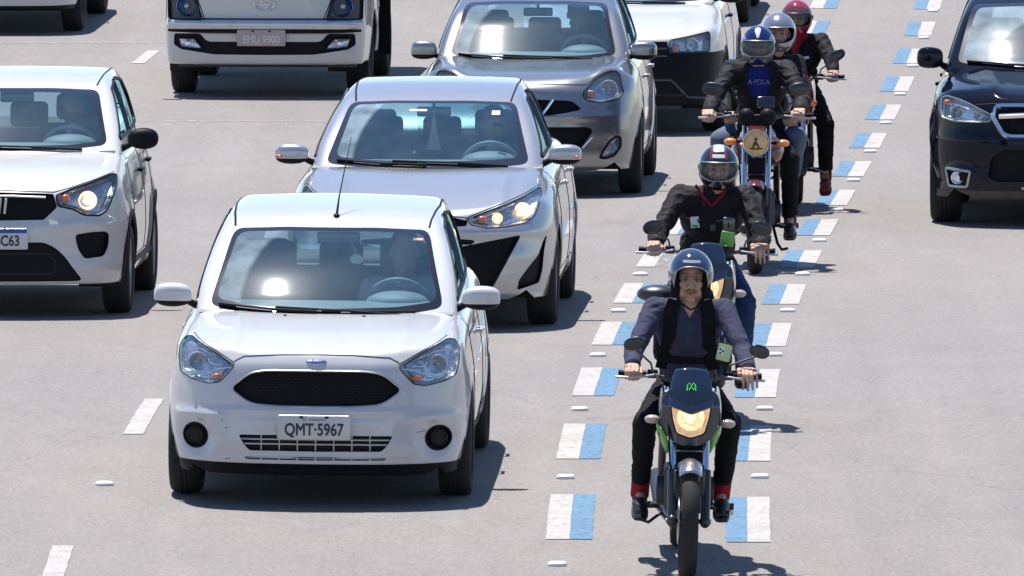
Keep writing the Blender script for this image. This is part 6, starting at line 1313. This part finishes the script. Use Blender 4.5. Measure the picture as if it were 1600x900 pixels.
# ================================================================ the road
def asphalt():
    m = bpy.data.materials.new('asphalt'); nt, ns, ln = nodes_of(m); b = bsdf(m); setp(b, Roughness=.85, Specular_IOR_Level=.35)
    tc = N(nt,'ShaderNodeTexCoord')
    def noise_(sc, det=4, rough=.6, stretch=None):
        n = N(nt,'ShaderNodeTexNoise'); n.inputs['Scale'].default_value = sc; n.inputs['Detail'].default_value = det; n.inputs['Roughness'].default_value = rough
        if stretch: mp = N(nt,'ShaderNodeMapping'); mp.inputs['Scale'].default_value = stretch; ln.new(tc.outputs['Object'], mp.inputs[0]); ln.new(mp.outputs[0], n.inputs['Vector'])
        else: ln.new(tc.outputs['Object'], n.inputs['Vector'])
        return n.outputs[0]
    def mr(s, a, b_, c, d):
        n = N(nt,'ShaderNodeMapRange'); n.inputs[1].default_value=a; n.inputs[2].default_value=b_; n.inputs[3].default_value=c; n.inputs[4].default_value=d; ln.new(s, n.inputs[0]); return n.outputs[0]
    def mul(a, b_):
        n = N(nt,'ShaderNodeMath',operation='MULTIPLY'); ln.new(a, n.inputs[0]); ln.new(b_, n.inputs[1]); return n.outputs[0]
    big = mr(noise_(.35,3,.5,(1,.35,1)), .3,.7,.93,1.06)
    mid = mr(noise_(3.5,5,.6,(1,.35,1)), .3,.7,.95,1.05)
    fine = mr(noise_(42,3,.75,(1,.28,1)), .3,.7,.86,1.14)
    vf = mr(noise_(150,2,.7,(1,.22,1)), .3,.7,.90,1.10)
    speck = mr(noise_(60,1,.5,(1,.3,1)), .74,.80,1.0,1.7)
    streak = mr(noise_(1.,4,.6,(1.9,.035,1)), .3,.7,.945,1.045)
    stain = mr(noise_(1.3,6,.65,(1,.25,1)), .60,.72,1.0,.90)
    vo = N(nt,'ShaderNodeTexVoronoi'); vo.feature = 'DISTANCE_TO_EDGE'; vo.inputs['Scale'].default_value = .16; mp = N(nt,'ShaderNodeMapping'); mp.inputs['Scale'].default_value=(1,.22,1)
    nv = N(nt,'ShaderNodeTexNoise'); nv.inputs['Scale'].default_value=1.6; nv.inputs['Detail'].default_value=6; ln.new(tc.outputs['Object'],nv.inputs['Vector']); va = N(nt,'ShaderNodeVectorMath',operation='MULTIPLY_ADD'); va.inputs[1].default_value=(1.1,1.1,0); ln.new(nv.outputs['Color'],va.inputs[0]); ln.new(tc.outputs['Object'],va.inputs[2]); ln.new(va.outputs[0],mp.inputs[0]); ln.new(mp.outputs[0],vo.inputs['Vector'])
    crack = mr(vo.outputs['Distance'], .0,.0016,.80,1.0)
    v = mul(mul(mul(mul(mul(mul(mul(big,mid),fine),vf),speck),streak),stain),crack)
    mx = N(nt,'ShaderNodeMix',data_type='RGBA',blend_type='MULTIPLY'); mx.inputs[0].default_value=1; mx.inputs[6].default_value=(.203,.187,.174,1); ln.new(v, mx.inputs[7])
    ln.new(mx.outputs[2], b.inputs['Base Color'])
    bp = N(nt,'ShaderNodeBump'); bp.inputs['Distance'].default_value=.004; bp.inputs['Strength'].default_value=.6; ln.new(noise_(120,4,.7), bp.inputs['Height']); ln.new(bp.outputs[0], b.inputs['Normal'])
    return m
def roadpaint(name, col, wear=.45, amount=.5):
    """thermoplastic paint, worn through to the asphalt in specks"""
    m = bpy.data.materials.new(name); nt, ns, ln = nodes_of(m); b = bsdf(m); setp(b, Roughness=.7); out = ns['Material Output']
    tc = N(nt,'ShaderNodeTexCoord'); n = N(nt,'ShaderNodeTexNoise'); n.inputs['Scale'].default_value=26; n.inputs['Detail'].default_value=8; n.inputs['Roughness'].default_value=.75
    mp = N(nt,'ShaderNodeMapping'); mp.inputs['Scale'].default_value=(1,.35,1); ln.new(tc.outputs['Object'],mp.inputs[0]); ln.new(mp.outputs[0],n.inputs['Vector'])
    r = N(nt,'ShaderNodeMapRange'); r.inputs[1].default_value=wear-.07; r.inputs[2].default_value=wear+.07; r.inputs[3].default_value=1-amount; r.inputs[4].default_value=1; ln.new(n.outputs[0],r.inputs[0])
    n2 = N(nt,'ShaderNodeTexNoise'); n2.inputs['Scale'].default_value=4; n2.inputs['Detail'].default_value=5; ln.new(tc.outputs['Object'],n2.inputs['Vector'])
    r2 = N(nt,'ShaderNodeMapRange'); r2.inputs[1].default_value=.3; r2.inputs[2].default_value=.7; r2.inputs[3].default_value=.86; r2.inputs[4].default_value=1.06; ln.new(n2.outputs[0],r2.inputs[0])
    mx = N(nt,'ShaderNodeMix',data_type='RGBA',blend_type='MULTIPLY'); mx.inputs[0].default_value=1; mx.inputs[6].default_value=(*col,1); ln.new(r2.outputs[0],mx.inputs[7]); ln.new(mx.outputs[2],b.inputs['Base Color'])
    tr = N(nt,'ShaderNodeBsdfTransparent'); ms = N(nt,'ShaderNodeMixShader'); ln.new(r.outputs[0],ms.inputs[0]); ln.new(tr.outputs[0],ms.inputs[1]); ln.new(b.outputs[0],ms.inputs[2]); ln.new(ms.outputs[0],out.inputs[0])
    return m
M['asphalt'] = asphalt()
M['rwhite'] = roadpaint('road_paint_white', (.37,.345,.32), .42, .28)
M['rblue'] = roadpaint('road_paint_blue', (.085,.178,.275), .43, .30)
M['rghost'] = roadpaint('road_paint_faded', (.198,.183,.171), .10, .0)
M['rfaint'] = roadpaint('road_paint_trace', (.31,.30,.29), .53, .95)
M['rdark'] = roadpaint('road_sealant', (.185,.178,.172), .50, .35)
Ds = list(np.arange(-60, 60, 10.))+list(np.arange(60, 150, .75))+list(np.arange(150, 900, 25.))
Xs = [-160,-60,-20,-8,-4,0,4,8,20,60,160]
V = [(x, d, road_z(d)) for d in Ds for x in Xs]; nx = len(Xs)
F = [(i*nx+j, i*nx+j+1, (i+1)*nx+j+1, (i+1)*nx+j) for i in range(len(Ds)-1) for j in range(nx-1)]
tag(meshobj('road', V, F, M['asphalt']), kind='structure')
def strip(D0, D1, f0, f1, m, name='lane_marking', dz=.004, parent=None, jag=.0):
    """a painted patch from D0 to D1 between two offsets from the right painted line"""
    V = []; F = []; n = max(4, int((D1-D0)/.12)); rr = random.Random(int(D0*100)+int(f0*1000))
    for i in range(n+1):
        d = D0+(D1-D0)*i/n; j0 = rr.uniform(-jag,jag); j1 = rr.uniform(-jag,jag)
        dd = (rr.uniform(-jag,jag)*2 if i in (0,n) else 0)
        V += [(road_x(d)+f0+j0, d+dd, road_z(d)+dz), (road_x(d)+f1+j1, d+dd, road_z(d)+dz)]
        if i: F.append((2*i-2, 2*i-1, 2*i+1, 2*i))
    return tag(meshobj(name, V, F, m, parent), kind='structure')
GAP = 1.215
right_blue_gone = (); 
for i in range(-1, 16):
    d = 75.3+3.9*i; l = 2.05
    strip(d, d+l, -.125, 0, M['rwhite'], jag=.002); 
    strip(d+.0, d+l+.0, -.243, -.1255, M['rblue'], jag=.0035)
    strip(d+.12, d+l+.12, -GAP, -GAP+.128, M['rwhite'], jag=.002)
    strip(d+.12, d+l+.12, -GAP+.1285, -GAP+.25, M['rblue'] if i != 5 else M['rfaint'], jag=.0035)
# dashed lane lines further left
for (a, b, off) in ((72.45, 75.15, -2.60-GAP), (80.75, 83.0, -2.48-GAP), (122.1, 123.9, -5.62-GAP), (89.2,91.4,-2.58-GAP)):
    strip(a, b, off-.055, off+.06, M['rwhite'], jag=.003)
strip(124.9, 125.1, -10.5, -5.6, M['rfaint'], dz=.003, jag=.02)
strip(114.0, 114.14, -6.1, -3.9, M['rfaint'], dz=.003, jag=.02)
def stud(D, off, label, group):
    mb = MB(); mb.ell((0,0,.005), (.052,.050,.019), None, 20, 12, .6); o = mb.build('road_stud', M['stud'])
    o.location = (road_x(D)+off, D, road_z(D)); o.rotation_euler = (0,0,-road_dx(D)); tag(o, label, 'road stud', group)
M['stud'] = mat('stud_white', (.62,.61,.60), .45)
ordn = ['nearest','second','third','fourth','fifth','sixth','seventh','eighth','ninth','tenth','eleventh','twelfth','thirteenth','fourteenth','fifteenth']
for k in range(0, 15):
    d = 74.35+3.95*k-(.0 if k < 5 else .12)
    if k in (0,): pass
    else: stud(d+.03, -.055, 'white road stud on the right blue and white line, %s from below' % ordn[k-1] if k > 1 else 'white road stud on the right stripe line, beside the front rider\'s left leg', 'white studs along the right stripe line')
    if k < 6 or k == 13: stud(d+.0, -GAP+.07, 'white road stud on the left blue and white line, %s from below' % (ordn[k] if k < 6 else 'last'), 'white studs along the left stripe line')
stud(77.95, -2.50-GAP, 'lone white road stud left of the nearest hatchback between two white lane dashes', 'white studs along the left stripe line')
ka = hatch_front(); ya = sedan_front(); mc = compact_front(); mo = city_car(); vw = pickup_front(); fo = suv_front(); hr = truck_front()
far_car('estate_car', -4.75, 126.1, .053, 'white car cut by the top edge, ahead of its pointed shadow at the top left')
far_car('estate_car', 1.30, 127.3, .055, 'car almost hidden behind the white pickup, only its dark wheels showing')
driver(ka, 'driver in a patterned shirt behind the windscreen of the nearest white hatchback', .40, 2.02, 1.235, 'plaid')
driver(ya, 'driver in dark clothes behind the windscreen of the pale silver sedan', .38, 2.18, 1.20, 'blackcloth', 'skin_d')
driver(mc, 'driver with dark hair behind the windscreen of the dark silver compact car', .30, 1.98, 1.28, 'jacket_g', 'skin_d')
driver(mo, 'driver in dark clothes behind the windscreen of the city car at the left edge', .36, 1.88, 1.30, 'blackcloth', 'skin_d')
riders()
